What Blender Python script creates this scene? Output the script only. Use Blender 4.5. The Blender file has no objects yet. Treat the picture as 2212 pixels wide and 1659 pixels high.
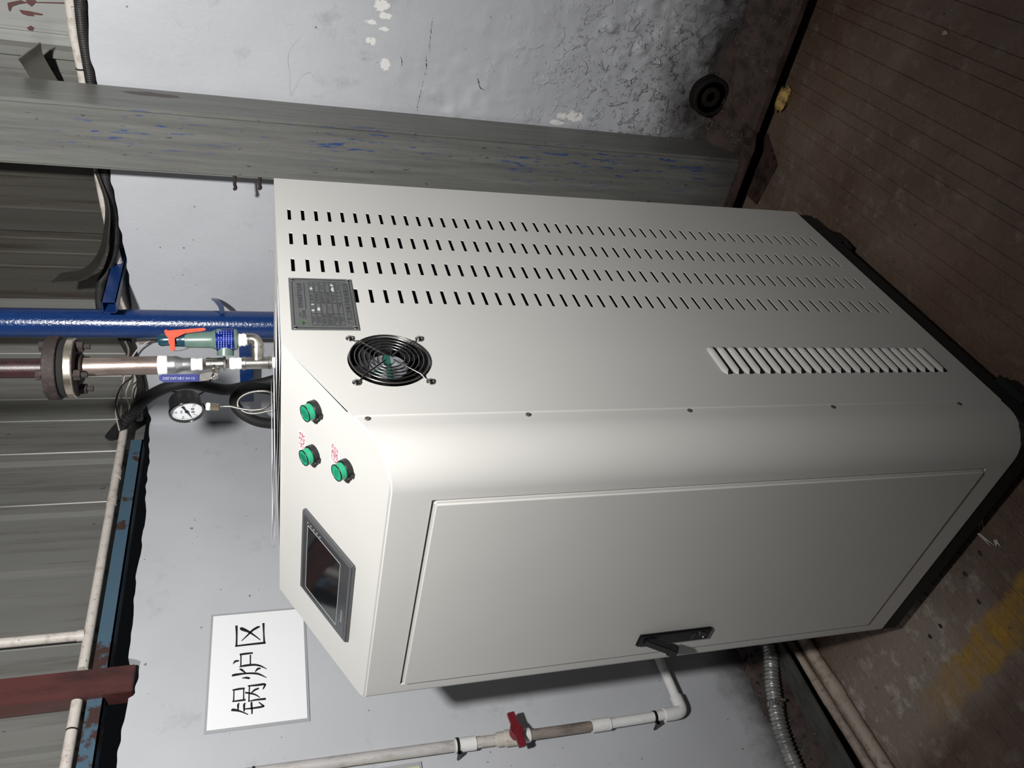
import bpy, bmesh, math, random
import numpy as np
from mathutils import Vector, Matrix
random.seed(7); RNG = np.random.default_rng(11)
scn = bpy.context.scene

# ------------------------------------------------------------------ camera, world, light, exposure
RC = np.array([[-0.24359777, -0.62736113, 0.73964731],      # columns: picture right, picture down, forward
               [-0.18155171, 0.77863554, 0.60063772],
               [-0.95273244, 0.01202977, -0.30357236]])
CP = np.array([-0.7193, -0.7042, 1.3501]); FPX = 1700.86
cam_d = bpy.data.cameras.new('camera'); cam = bpy.data.objects.new('camera', cam_d)
scn.collection.objects.link(cam); scn.camera = cam
cam_d.sensor_fit = 'HORIZONTAL'; cam_d.sensor_width = 36.0; cam_d.lens = FPX / 2212 * 36.0
cam_d.clip_start = 0.02; cam_d.clip_end = 50
m3 = Matrix(np.stack([RC[:, 0], -RC[:, 1], -RC[:, 2]], 1).tolist())
cam.matrix_world = Matrix.Translation(CP.tolist()) @ m3.to_4x4()

wd = bpy.data.worlds.new('world'); scn.world = wd; wd.use_nodes = True
wd.node_tree.nodes['Background'].inputs[0].default_value = (0.75, 0.85, 1.0, 1)
wd.node_tree.nodes['Background'].inputs[1].default_value = 0.005

LAMP = Vector((-0.639, -0.848, 1.996))
ld = bpy.data.lights.new('hand_lamp', 'SPOT'); lo = bpy.data.objects.new('hand_lamp', ld)
scn.collection.objects.link(lo); lo.location = LAMP
ld.energy = 243; ld.shadow_soft_size = 0.04; ld.spot_size = math.radians(173); ld.spot_blend = 1.0
ld.color = (1.0, 0.99, 0.972)
lo.rotation_euler = (Vector((0.75, 0.62, 2.53)) - LAMP).to_track_quat('-Z', 'Y').to_euler()

vs = scn.view_settings
vs.view_transform = 'Standard'; vs.look = 'None'; vs.gamma = 1.0; vs.use_curve_mapping = False; vs.exposure = 0.0

# ------------------------------------------------------------------ helpers
COL = scn.collection
def V(a): return np.array(a, float)
def ray(px, py): return RC @ np.array([px - 1106, py - 829.5, FPX])
def on(px, py, axis, val):                  # pixel -> point on a world plane (axis = value)
    d = ray(px, py); return CP + d * ((val - CP[axis]) / d[axis])
def on_plane(px, py, p0, n):
    d = ray(px, py); return CP + d * (((V(p0) - CP) @ n) / (d @ n))

class MB:
    def __init__(s): s.v = []; s.f = []
    def add(s, vs_, fs): 
        o = len(s.v); s.v += [tuple(map(float, p)) for p in vs_]; s.f += [tuple(o + i for i in f) for f in fs]; return s
    def box(s, x0, x1, y0, y1, z0, z1):
        v = [(x, y, z) for x in (x0, x1) for y in (y0, y1) for z in (z0, z1)]
        return s.add(v, [(0, 1, 3, 2), (4, 6, 7, 5), (0, 4, 5, 1), (2, 3, 7, 6), (0, 2, 6, 4), (1, 5, 7, 3)])
    def obox(s, c, ax, ay, az):             # oriented box, half-extent vectors
        c, ax, ay, az = V(c), V(ax), V(ay), V(az)
        v = [c + i * ax + j * ay + k * az for i in (-1, 1) for j in (-1, 1) for k in (-1, 1)]
        return s.add(v, [(0, 1, 3, 2), (4, 6, 7, 5), (0, 4, 5, 1), (2, 3, 7, 6), (0, 2, 6, 4), (1, 5, 7, 3)])
    def tube(s, pts, r, n=12, cap=True):
        pts = [V(p) for p in pts]; m = len(pts)
        rs = [r] * m if not hasattr(r, '__len__') else list(r)
        t0 = pts[1] - pts[0]; t0 /= np.linalg.norm(t0)
        a = np.cross(t0, V((0, 0, 1)) if abs(t0[2]) < .9 else V((1, 0, 0))); a /= np.linalg.norm(a)
        vv = []; 
        for i in range(m):
            t = pts[min(i + 1, m - 1)] - pts[max(i - 1, 0)]
            if np.linalg.norm(t) < 1e-12: t = t0
            t = t / np.linalg.norm(t); a = a - t * (a @ t); a /= np.linalg.norm(a); b = np.cross(t, a)
            for k in range(n):
                w = 2 * math.pi * k / n; vv.append(pts[i] + rs[i] * (math.cos(w) * a + math.sin(w) * b))
        ff = [(i * n + k, i * n + (k + 1) % n, (i + 1) * n + (k + 1) % n, (i + 1) * n + k) for i in range(m - 1) for k in range(n)]
        if cap: ff += [tuple(reversed(range(n))), tuple((m - 1) * n + k for k in range(n))]
        return s.add(vv, ff)
    def lathe(s, o, axis, prof, n=24):      # prof: (distance along axis, radius), closed with caps
        o, axis = V(o), V(axis) / np.linalg.norm(axis)
        a = np.cross(axis, V((0, 0, 1)) if abs(axis[2]) < .9 else V((1, 0, 0))); a /= np.linalg.norm(a); b = np.cross(axis, a)
        vv = []; m = len(prof)
        for h, r in prof:
            for k in range(n):
                w = 2 * math.pi * k / n; vv.append(o + h * axis + r * (math.cos(w) * a + math.sin(w) * b))
        ff = [(i * n + k, i * n + (k + 1) % n, (i + 1) * n + (k + 1) % n, (i + 1) * n + k) for i in range(m - 1) for k in range(n)]
        ff += [tuple(reversed(range(n))), tuple((m - 1) * n + k for k in range(n))]
        return s.add(vv, ff)
    def torus(s, o, axis, R, r, n=40, k=6, a0=0, a1=2 * math.pi):
        o, axis = V(o), V(axis) / np.linalg.norm(axis)
        a = np.cross(axis, V((0, 0, 1)) if abs(axis[2]) < .9 else V((1, 0, 0))); a /= np.linalg.norm(a); b = np.cross(axis, a)
        vv = []
        for i in range(n):
            w = 2 * math.pi * i / n; e = math.cos(w) * a + math.sin(w) * b
            for j in range(k):
                q = 2 * math.pi * j / k; vv.append(o + e * (R + r * math.cos(q)) + axis * r * math.sin(q))
        ff = [(i * k + j, ((i + 1) % n) * k + j, ((i + 1) % n) * k + (j + 1) % k, i * k + (j + 1) % k) for i in range(n) for j in range(k)]
        return s.add(vv, ff)
    def prism(s, poly, d):                  # planar polygon (3-D points) extruded by vector d
        p = [V(q) for q in poly]; n = len(p); d = V(d)
        ff = [tuple(range(n)), tuple(n + i for i in reversed(range(n)))] + [(i, n + i, n + (i + 1) % n, (i + 1) % n) for i in range(n)]
        return s.add(p + [q + d for q in p], ff)

def mesh_of(mb, smooth=None, bevel=0, fix=True, weld=False):
    me = bpy.data.meshes.new('m'); me.from_pydata(mb.v, [], mb.f)
    bm = bmesh.new(); bm.from_mesh(me)
    if weld: bmesh.ops.remove_doubles(bm, verts=bm.verts, dist=1e-5)
    if fix: bmesh.ops.recalc_face_normals(bm, faces=bm.faces)
    if bevel:
        es = [e for e in bm.edges if len(e.link_faces) == 2 and e.calc_face_angle(0) > .6]
        bmesh.ops.bevel(bm, geom=es, offset=bevel, segments=2, affect='EDGES', clamp_overlap=True)
    bm.to_mesh(me); bm.free()
    if smooth is not None:
        me.shade_smooth(); me.set_sharp_from_angle(angle=math.radians(smooth))
    return me
def wloc(o):
    p = Vector(o.location)
    while o.parent: o = o.parent; p += o.location
    return p
def obj(name, mb, mat, parent=None, smooth=35, bevel=0, fix=True, weld=False, origin=None, **props):
    if mb.v:
        a = np.array(mb.v); c = (a.min(0) + a.max(0)) / 2
        c = V(origin) if origin is not None else V((c[0], c[1], a[:, 2].min()))
        mb.v = [tuple(p) for p in (a - c)]
    me = mesh_of(mb, smooth, bevel, fix, weld); me.name = name; me.materials.append(mat)
    o = bpy.data.objects.new(name, me); COL.objects.link(o)
    if parent: o.parent = parent; o.location = Vector(c.tolist()) - wloc(parent)
    else: o.location = c.tolist()
    for k, v in props.items(): o[k] = v
    return o
def inst(name, me, parent, loc, rot=None, **props):
    o = bpy.data.objects.new(name, me); COL.objects.link(o); o.parent = parent
    o.location = Vector(list(map(float, loc))) - (wloc(parent) if parent else Vector())
    if rot: o.rotation_euler = rot
    for k, v in props.items(): o[k] = v
    return o
def thing(name, label, cat, loc, group=None):
    o = bpy.data.objects.new(name, None); COL.objects.link(o); o.location = list(map(float, loc)); o.empty_display_size = .05
    o['label'] = label; o['category'] = cat
    if group: o['group'] = group
    return o
def struct(o): o['kind'] = 'structure'; return o
def lb(label, cat, group=None):
    d = dict(label=label, category=cat)
    if group: d['group'] = group
    return d
def spline(pts, k=8):                       # Catmull-Rom
    p = [V(q) for q in pts]; p = [2 * p[0] - p[1]] + p + [2 * p[-1] - p[-2]]; out = []
    for i in range(1, len(p) - 2):
        for j in range(k):
            t = j / k; a, b, c, d = p[i - 1], p[i], p[i + 1], p[i + 2]
            out.append(.5 * ((2 * b) + (c - a) * t + (2 * a - 5 * b + 4 * c - d) * t * t + (3 * b - a - 3 * c + d) * t ** 3))
    out.append(p[-2]); return out
def resample(pts, step):
    p = np.array(pts); s = np.r_[0, np.cumsum(np.linalg.norm(np.diff(p, axis=0), axis=1))]
    q = np.arange(0, s[-1], step); return [V([np.interp(t, s, p[:, i]) for i in range(3)]) for t in q]
_txt = {}
def text_geo(t, size):
    if t not in _txt:
        cu = bpy.data.curves.new('t', 'FONT'); cu.body = t; cu.size = 1; cu.align_x = 'CENTER'; cu.align_y = 'CENTER'; cu.resolution_u = 2
        o = bpy.data.objects.new('t', cu); COL.objects.link(o)
        bpy.context.view_layer.update(); dg = bpy.context.evaluated_depsgraph_get()
        me = bpy.data.meshes.new_from_object(o.evaluated_get(dg))
        _txt[t] = ([tuple(v.co) for v in me.vertices], [tuple(p.vertices) for p in me.polygons])
        bpy.data.objects.remove(o); bpy.data.curves.remove(cu); bpy.data.meshes.remove(me)
    v, f = _txt[t]; return [(a * size, b * size) for a, b, _ in v], f
def put_text(mb, t, size, o, U, W_, squeeze=1.0):
    v, f = text_geo(t, size); o, U, W_ = V(o), V(U), V(W_)
    mb.add([o + U * a * squeeze + W_ * b for a, b in v], f)
def noise2(n, m, cell, seed):               # smooth value noise on an n x m grid, cell size in samples
    r = np.random.default_rng(seed); gy, gx = int(n / cell) + 3, int(m / cell) + 3
    g = r.uniform(-1, 1, (gy, gx)); y = np.arange(n) / cell; x = np.arange(m) / cell
    iy, ix = y.astype(int), x.astype(int); fy, fx = y - iy, x - ix
    fy = fy * fy * (3 - 2 * fy); fx = fx * fx * (3 - 2 * fx)
    a = g[iy][:, ix] * (1 - fx) + g[iy][:, ix + 1] * fx; b = g[iy + 1][:, ix] * (1 - fx) + g[iy + 1][:, ix + 1] * fx
    return a * (1 - fy)[:, None] + b * fy[:, None]
def sstep(a, b, x): t = np.clip((x - a) / (b - a), 0, 1); return t * t * (3 - 2 * t)

# ------------------------------------------------------------------ materials
def srgb(r, g, b): return tuple(((c / 255) / 12.92 if c / 255 <= .04045 else ((c / 255 + .055) / 1.055) ** 2.4) for c in (r, g, b))
class NT:
    def __init__(s, name):
        s.m = bpy.data.materials.new(name); s.m.use_nodes = True; s.t = s.m.node_tree; s.b = s.t.nodes['Principled BSDF']
        s.co = s.t.nodes.new('ShaderNodeNewGeometry').outputs['Position']
    def n(s, kind, **kw):
        x = s.t.nodes.new(kind)
        for k, v in kw.items(): setattr(x, k, v)
        return x
    def link(s, a, b): s.t.links.new(a, b)
    def mp(s, scale=(1, 1, 1), rot=(0, 0, 0), loc=(0, 0, 0)):
        x = s.n('ShaderNodeMapping'); x.inputs['Scale'].default_value = scale; x.inputs['Rotation'].default_value = rot; x.inputs['Location'].default_value = loc
        s.link(s.co, x.inputs[0]); return x.outputs[0]
    def noise(s, scale, detail=4, rough=.55, vec=None, dist=0):
        x = s.n('ShaderNodeTexNoise'); x.inputs['Scale'].default_value = scale; x.inputs['Detail'].default_value = detail
        x.inputs['Roughness'].default_value = rough; x.inputs['Distortion'].default_value = dist; s.link(vec or s.co, x.inputs['Vector']); return x.outputs['Fac']
    def ramp(s, fac, stops):
        x = s.n('ShaderNodeValToRGB'); e = x.color_ramp.elements
        while len(e) < len(stops): e.new(.5)
        for i, (p, c) in enumerate(stops):
            e[i].position = p; e[i].color = (c if hasattr(c, '__len__') else (c, c, c)) + (1,) if not hasattr(c, '__len__') or len(c) == 3 else c
        s.link(fac, x.inputs[0]); return x.outputs[0]
    def mix(s, fac, a, b):
        x = s.n('ShaderNodeMix', data_type='RGBA')
        for sk, v in ((x.inputs[0], fac), (x.inputs[6], a), (x.inputs[7], b)):
            if hasattr(v, 'links'): s.link(v, sk)
            else: sk.default_value = v if not hasattr(v, '__len__') else tuple(v) + (1,)
        return x.outputs[2]
    def math(s, op, a, b=0.0, c=0.0, clamp=False):
        x = s.n('ShaderNodeMath', operation=op); x.use_clamp = clamp
        for sk, v in zip(x.inputs, (a, b, c)):
            if hasattr(v, 'links'): s.link(v, sk)
            else: sk.default_value = v
        return x.outputs[0]
    def col(s, v): s.link(v, s.b.inputs['Base Color']) if hasattr(v, 'links') else setattr(s.b.inputs['Base Color'], 'default_value', tuple(v) + (1,)); return s
    def pr(s, rough=.5, metal=0, spec=.5, coat=0):
        if hasattr(rough, 'links'): s.link(rough, s.b.inputs['Roughness'])
        else: s.b.inputs['Roughness'].default_value = rough
        s.b.inputs['Metallic'].default_value = metal; s.b.inputs['Specular IOR Level'].default_value = spec
        s.b.inputs['Coat Weight'].default_value = coat; return s
    def bump(s, h, strength=.3, dist=.002):
        x = s.n('ShaderNodeBump'); x.inputs['Strength'].default_value = strength; x.inputs['Distance'].default_value = dist
        s.link(h, x.inputs['Height']); s.link(x.outputs[0], s.b.inputs['Normal']); return s
def plain(name, c, rough=.5, metal=0, spec=.5, var=.0, vs_=20, bump=0, bs=120, coat=0):
    t = NT(name)
    if var:
        f = t.noise(vs_); t.col(t.mix(t.ramp(f, [(.35, 0.), (.65, 1.)]), tuple(max(0, x * (1 - var)) for x in c), tuple(min(1, x * (1 + var)) for x in c)))
    else: t.col(c)
    t.pr(rough, metal, spec, coat)
    if bump: t.bump(t.noise(bs, 3), bump, .001)
    return t.m
def dirty(name, c, dirt, rough=.5, metal=0, scale=30, lo=.5, hi=.68, stretch=(1, 1, 1), bump=.2, speck=None, spec=.5):
    t = NT(name); f = t.ramp(t.noise(scale, 6, .65, t.mp(stretch)), [(lo, 0.), (hi, 1.)])
    g = t.noise(scale * .35, 3); base = t.mix(g, tuple(x * .85 for x in c), tuple(min(1, x * 1.12) for x in c))
    cc = t.mix(f, base, dirt)
    if speck:
        k = t.ramp(t.noise(160, 2, .5), [(.70, 0.), (.74, 1.)]); cc = t.mix(k, cc, speck)
    t.col(cc); t.pr(rough, metal, spec); t.bump(t.noise(scale * 3, 4), bump, .001); return t.m

# painted cabinet steel
t = NT('cream_enamel'); t.col(t.mix(t.ramp(t.noise(3, 3), [(.3, 0.), (.7, 1.)]), (.615, .605, .575), (.655, .645, .615)))
t.pr(.42, 0, .45); t.bump(t.noise(650, 2, .5), .05, .0004); CREAM = t.m
INSIDE_SHADE = plain('cabinet_inside_shade', (.012, .012, .012), .8)  # near-black stands for the unlit inside of the cream cabinet
BLACKP = plain('black_plastic', (.008, .008, .009), .35)
BLACKM = plain('black_rubber', (.012, .012, .013), .65, bump=.2, bs=300)
GAP = plain('dark_gap', (.006, .006, .006), .9)
CHROME = plain('chrome', (.75, .73, .71), .18, 1)
STEEL = dirty('stainless_fitting', (.46, .44, .41), (.20, .18, .15), .34, 1, 60, .5, .75, bump=.15)
GALV = dirty('galvanised_casting', (.50, .51, .51), (.25, .25, .25), .38, .9, 80, .5, .8, bump=.3)
WIRE = plain('guard_wire', (.32, .31, .30), .25, 1)
TAPE = plain('thread_tape', (.86, .86, .85), .6, 0, .3, .06, 200, .5, 400)
RISER = dirty('riser_steel', (.27, .215, .19), (.10, .07, .058), .40, .7, 40, .48, .72, (1, 1, .25), .25)
RUSTRED = dirty('primer_red_pipe', (.032, .011, .012), (.014, .007, .007), .42, 0, 50, .45, .7, bump=.3)
RUST = dirty('rusty_iron', (.026, .019, .018), (.062, .038, .030), .75, .2, 90, .5, .7, bump=.6)
FLSTEEL = dirty('flange_rim', (.55, .50, .43), (.22, .18, .13), .35, .9, 60, .5, .75, (1, 1, .2), .2)
# plaster wall
def spots(t, lst, dist_noise, amp):         # union of soft ellipses in world space -> 0..1
    acc = None; sp = t.n('ShaderNodeSeparateXYZ'); t.link(t.co, sp.inputs[0]); X, Y, Z = sp.outputs
    for (x, y, z, rx, ry, rz) in lst:
        ts = []
        for o, c, r_ in ((X, x, rx), (Y, y, ry), (Z, z, rz)):
            if r_ is None: continue
            q = t.math('DIVIDE', t.math('SUBTRACT', o, c), r_); ts.append(t.math('MULTIPLY', q, q))
        d = ts[0]
        for q in ts[1:]: d = t.math('ADD', d, q)
        d = t.math('ADD', t.math('SQRT', d), t.math('MULTIPLY', t.math('SUBTRACT', dist_noise, .5), amp))
        v = t.math('SUBTRACT', 1.0, t.math('MULTIPLY_ADD', d, 6.0, -5.5, clamp=True))
        acc = v if acc is None else t.math('MAXIMUM', acc, v)
    return acc
def plaster(name, side):
    t = NT(name); g = t.noise(2.2, 4); c = t.mix(t.ramp(g, [(.3, 0.), (.7, 1.)]), (.44, .45, .475), (.505, .516, .54))
    sp = t.n('ShaderNodeSeparateXYZ'); t.link(t.co, sp.inputs[0]); Z = sp.outputs[2]
    # grime at the foot of the wall
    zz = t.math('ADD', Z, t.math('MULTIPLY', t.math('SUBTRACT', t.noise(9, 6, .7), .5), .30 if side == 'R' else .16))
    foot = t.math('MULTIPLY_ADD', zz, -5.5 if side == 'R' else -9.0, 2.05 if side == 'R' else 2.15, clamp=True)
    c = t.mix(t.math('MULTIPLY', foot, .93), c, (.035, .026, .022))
    n1 = t.noise(55, 6, .7); st = t.ramp(t.noise(6, 6, .7), [(.60, 0.), (.72, 1.)])
    c = t.mix(t.math('MULTIPLY', st, .35), c, (.20, .20, .19))
    dots = t.ramp(t.noise(75, 2, .4), [(.765, 0.), (.785, 1.)]); c = t.mix(t.math('MULTIPLY', dots, .7), c, (.06, .055, .05))
    if side == 'R':
        P = [(823, 12, 22, 15), (833, 34, 16, 9), (802, 47, 16, 6), (832, 62, 14, 6), (795, 88, 9, 7), (805, 90, 7, 10), (832, 140, 13, 16), (1235, 252, 30, 12), (1205, 264, 20, 6)]
        S = []
        for px, py, rx, ry in P:
            a, b, c0 = on(px, py, 0, 1.25), on(px + rx, py, 0, 1.25), on(px, py + ry, 0, 1.25)
            S.append((1.25, a[1], a[2], None, abs(c0[1] - a[1]) * .8, abs(b[2] - a[2]) * .8))
        c = t.mix(spots(t, S, t.noise(38, 6, .75), 3.4), c, (.78, .77, .74))
        ck = t.math('ABSOLUTE', t.math('SUBTRACT', t.noise(3.1, 3, .6, dist=.6), .5)); ckl = t.math('MULTIPLY_ADD', ck, -520, 1.0, clamp=True)
        lim = t.ramp(t.noise(1.9, 2), [(.56, 0.), (.64, 1.)]); c = t.mix(t.math('MULTIPLY', t.math('MULTIPLY', ckl, lim), .6), c, (.05, .05, .05))
    t.col(c); t.pr(t.math('MULTIPLY_ADD', n1, .25, .38), 0, .38)
    b = t.math('ADD', t.math('MULTIPLY', t.noise(14, 5, .6), 1.0), t.math('MULTIPLY', t.noise(140, 3), .12))
    
    if side == 'R':
        bz = t.math('MULTIPLY_ADD', t.math('ADD', Z, t.math('MULTIPLY', t.noise(3.2, 4, .6), 1.1)), -1.5, 2.05, clamp=True)
        bl_ = t.ramp(t.noise(34, 4, .6, dist=.8), [(.55, 0.), (.64, 1.)]); fl2 = t.ramp(t.noise(75, 3, .6, dist=.5), [(.60, 0.), (.67, 1.)])
        pt = t.ramp(t.noise(4.2, 4, .6, t.mp(loc=(0, .7, .2))), [(.42, .08), (.60, 1.)]); bz = t.math('MULTIPLY', bz, pt)
        b = t.math('ADD', t.math('MULTIPLY', b, .35), t.math('MULTIPLY', bz, t.math('ADD', bl_, t.math('MULTIPLY', fl2, .45))))
        t.bump(b, .9, .0075)
    else: t.bump(b, .4, .002)
    return t.m
PLASTER_L, PLASTER_R = plaster('grey_plaster_smooth', 'L'), plaster('grey_plaster_blistered', 'R')
# floor
t = NT('stained_concrete_floor')
f1 = t.noise(3.0, 6, .65); c = t.mix(t.ramp(f1, [(.35, 0.), (.65, 1.)]), (.095, .058, .040), (.175, .125, .095))
f2 = t.ramp(t.noise(18, 9, .75), [(.50, 0.), (.64, 1.)]); c = t.mix(t.math('MULTIPLY', f2, .6), c, (.27, .215, .170))
f3 = t.ramp(t.noise(1.6, 3, .5, t.mp(loc=(3, 1, 0))), [(.45, 0.), (.62, 1.)]); c = t.mix(t.math('MULTIPLY', f3, .5), c, (.13, .065, .034))
sp = t.n('ShaderNodeSeparateXYZ'); t.link(t.co, sp.inputs[0]); X, Y, Z = sp.outputs
# pale, dusty area by the door side of the cabinet
dz = t.math('MULTIPLY_ADD', t.math('SUBTRACT', Y, t.math('MULTIPLY', t.noise(8, 5), .3)), 5, -.9, clamp=True)
dx = t.math('MULTIPLY_ADD', X, -6, 1.0, clamp=True); dd = t.math('MULTIPLY', t.math('MULTIPLY', dz, dx), t.math('MULTIPLY_ADD', t.math('ADD', X, t.math('MULTIPLY', t.noise(14, 5), .06)), 14, 2.6, clamp=True))
c = t.mix(t.math('MULTIPLY', dd, .85), c, t.mix(f2, (.30, .24, .20), (.58, .51, .455)))
# worn yellow line
dl = t.math('ADD', X, t.math('MULTIPLY', Y, .015))
dl = t.math('ADD', dl, t.math('MULTIPLY', t.math('SUBTRACT', t.noise(16, 6, .75), .5), .07))
ly = t.math('MULTIPLY', t.math('MULTIPLY_ADD', t.math('SUBTRACT', dl, -.165), 60, 0, clamp=True), t.math('MULTIPLY_ADD', t.math('SUBTRACT', -.075, dl), 60, 0, clamp=True))
ly = t.math('MULTIPLY', ly, t.math('MULTIPLY_ADD', t.math('SUBTRACT', .72, Y), 5, 0, clamp=True))
wear = t.ramp(t.noise(20, 7, .7), [(.42, 1.), (.62, .35)]); c = t.mix(t.math('MULTIPLY', ly, wear), c, (.36, .205, .030))
# faint streak of light across the floor, painted into its colour
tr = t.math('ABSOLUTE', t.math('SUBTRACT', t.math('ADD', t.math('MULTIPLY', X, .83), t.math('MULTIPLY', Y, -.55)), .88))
lstrk = t.math('MULTIPLY_ADD', tr, -28, 1.0, clamp=True); c = t.mix(t.math('MULTIPLY', lstrk, .22), c, (.20, .16, .13))
dk = t.ramp(t.noise(40, 6, .7), [(.63, 0.), (.70, 1.)]); c = t.mix(t.math('MULTIPLY', dk, .85), c, (.018, .011, .009))
chip = t.ramp(t.noise(120, 2, .4), [(.765, 0.), (.785, 1.)]); c = t.mix(chip, c, (.42, .38, .33))
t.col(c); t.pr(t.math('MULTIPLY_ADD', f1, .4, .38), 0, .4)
t.bump(t.math('ADD', t.noise(60, 6, .7), t.math('MULTIPLY', f2, .3)), .8, .005); FLOOR = t.m
CURB = dirty('grimy_brown_curb', (.062, .038, .032), (.018, .012, .010), .5, 0, 26, .42, .64, bump=.9, speck=(.20, .17, .15))
RUBBLE = dirty('crumbled_plaster', (.075, .058, .050), (.025, .018, .016), .7, 0, 60, .45, .65, bump=.8)
BURNT = dirty('black_rust', (.009, .0065, .006), (.022, .014, .012), .75, 0, 70, .5, .7, bump=.6, spec=.2)
STRIP_SHADE = plain('shaded_rubber_strip', (.030, .028, .024), .6, 0, .4, .2, 20)  # the grey rubber darkened, its shaded underside put into the colour
PLANK_D = dirty('dark_grey_plank', (.075, .075, .072), (.035, .032, .030), .55, 0, 18, .45, .7, (1, 3, 1), .5)
# column paint: grey-green brushed paint with blue under-coat showing through
t = NT('grey_column_paint'); g = t.noise(60, 7, .7, t.mp((1, 1, .05))); g2 = t.noise(9, 5, .6, t.mp((1, 1, .25)))
c = t.mix(t.ramp(g, [(.3, 0.), (.7, 1.)]), (.085, .087, .081), (.190, .192, .179)); c = t.mix(t.math('MULTIPLY', g2, .5), c, (.13, .125, .115))
sp = t.n('ShaderNodeSeparateXYZ'); t.link(t.co, sp.inputs[0]); X, Y, Z = sp.outputs
near = t.math('MULTIPLY', t.math('MULTIPLY_ADD', Y, -14, 1.75, clamp=True), t.math('MULTIPLY_ADD', X, -40, 45.0, clamp=True))
zone = t.ramp(t.noise(4.5, 3, .5, t.mp((1, 1, .7), loc=(.3, 0, .4))), [(.38, 0.), (.52, 1.)])
fl_ = t.ramp(t.noise(130, 4, .65, t.mp((1, 1, .11))), [(.575, 0.), (.60, 1.)])
c = t.mix(t.math('MULTIPLY', t.math('MULTIPLY', fl_, zone), t.math('MAXIMUM', near, .0)), c, (.006, .045, .19))
bl = t.ramp(t.noise(70, 4, .6, t.mp((1, 1, .35), loc=(0, 2, 2.3))), [(.735, 0.), (.75, 1.)]); c = t.mix(bl, c, (.012, .035, .13))
bk = t.ramp(t.noise(120, 4, .6, t.mp((1, 1, .35))), [(.665, 0.), (.70, 1.)]); c = t.mix(t.math('MULTIPLY', bk, .85), c, (.030, .027, .026))
scr = spots(t, [(1.197, 0.0, 1.578, .012, None, .062)], t.noise(40, 5, .7), 1.4)
c = t.mix(t.math('MULTIPLY', scr, t.math('MULTIPLY_ADD', Y, -400, 1.2, clamp=True)), c, (.040, .020, .018))
ft = t.math('MULTIPLY_ADD', t.math('ADD', Z, t.math('MULTIPLY', t.noise(12, 5), .2)), -6, 2.0, clamp=True); c = t.mix(t.math('MULTIPLY', ft, .8), c, (.045, .035, .03))
t.col(c); t.pr(.42, .0, .6); t.bump(t.math('ADD', g, t.math('MULTIPLY', bk, -.4)), .6, .0016); COLP = t.m
# corrugated sheet
def sheet_mat(name, a, b, streak, amt):
    t = NT(name); g = t.noise(9, 5, .6, t.mp((1, 1, .12))); c = t.mix(g, a, b)
    s_ = t.ramp(t.noise(34, 6, .7, t.mp((1, 1, .05))), [(.5, 0.), (.68, 1.)]); c = t.mix(t.math('MULTIPLY', s_, amt), c, streak)
    k = t.ramp(t.noise(48, 4, .6, t.mp((1, 1, .6))), [(.69, 0.), (.73, 1.)]); c = t.mix(t.math('MULTIPLY', k, .8), c, (.03, .027, .024))
    t.col(c); t.pr(.42, .35, .5); t.bump(g, .15, .001); return t.m
SHEET_C = sheet_mat('clean_cladding', (.26, .265, .25), (.36, .365, .35), (.16, .15, .135), .5)
SHEET_G = sheet_mat('grey_cladding', (.165, .165, .152), (.245, .245, .23), (.10, .09, .075), .6)
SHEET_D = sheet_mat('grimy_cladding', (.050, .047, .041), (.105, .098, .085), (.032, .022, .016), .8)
BLUEP = dirty('glossy_blue_paint', (.009, .036, .145), (.004, .015, .065), .2, 0, 60, .55, .85, bump=.85, spec=.7)
BLUEW = dirty('worn_blue_beam', (.055, .105, .150), (.045, .022, .018), .5, 0, 11, .53, .57, (1, 1, 1), .3)
REDP = dirty('dark_red_primer', (.085, .026, .024), (.030, .013, .012), .5, 0, 12, .45, .65, (1, 1, .3), .4)
PVC_D = dirty('soiled_pvc', (.56, .52, .475), (.30, .23, .18), .5, 0, 40, .52, .75, bump=.15, speck=(.10, .07, .05))
PVC_F = dirty('dirty_floor_pvc', (.42, .35, .29), (.20, .14, .10), .55, 0, 45, .5, .72, bump=.3, speck=(.05, .035, .025))
PVC_W = dirty('white_pvc', (.78, .78, .77), (.55, .53, .50), .35, 0, 50, .58, .8, bump=.05)
PVC_G = dirty('stained_grey_pvc', (.47, .45, .44), (.28, .25, .23), .45, 0, 60, .5, .75, (1, 1, .4), .2)
PVC_B = dirty('brown_stained_pvc', (.26, .22, .19), (.10, .08, .065), .5, 0, 70, .45, .7, (1, 1, .3), .3)
CONDUIT = plain('black_conduit', (.022, .021, .021), .55, 0, .4, .3, 40, .3, 200)
HOSEM = plain('metal_hose', (.40, .40, .39), .38, .65, .6, .2, 30)
VRED = plain('valve_red', (.155, .010, .018), .4, 0, .5, .2, 60)
PAPER = plain('white_paper', (.84, .845, .86), .7, 0, .1)
INK = plain('black_ink', (.006, .006, .008), .6)
SLEEVE = plain('clear_sleeve_rim', (.36, .37, .38), .18, 0, .6)
SVG = plain('valve_green_paint', (.095, .150, .125), .35, 0, .5, .12, 30, .1)
SVD = plain('valve_dark_teal', (.010, .040, .062), .25, 0, .6)
SVB = plain('label_band_blue', (.008, .018, .20), .25, .5, .6)
SVT = plain('label_band_print', (.10, .14, .38), .35, .5)
ORANGE = plain('orange_lever', (.46, .055, .022), .6, 0, .25, .12, 60)
LEVB = plain('blue_lever_sleeve', (.008, .016, .135), .55, 0, .25)
WHITE_T = plain('white_print', (.30, .32, .42), .5)
BRASS = plain('brass_nut', (.50, .42, .29), .3, 1)
DIAL = plain('gauge_dial', (.80, .81, .83), .5)
PLATE = dirty('nameplate_aluminium', (.20, .205, .205), (.165, .165, .165), .42, .55, 90, .5, .8, bump=.03)
PLATE_L = plain('nameplate_raised', (.27, .27, .27), .4, .5)
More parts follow.
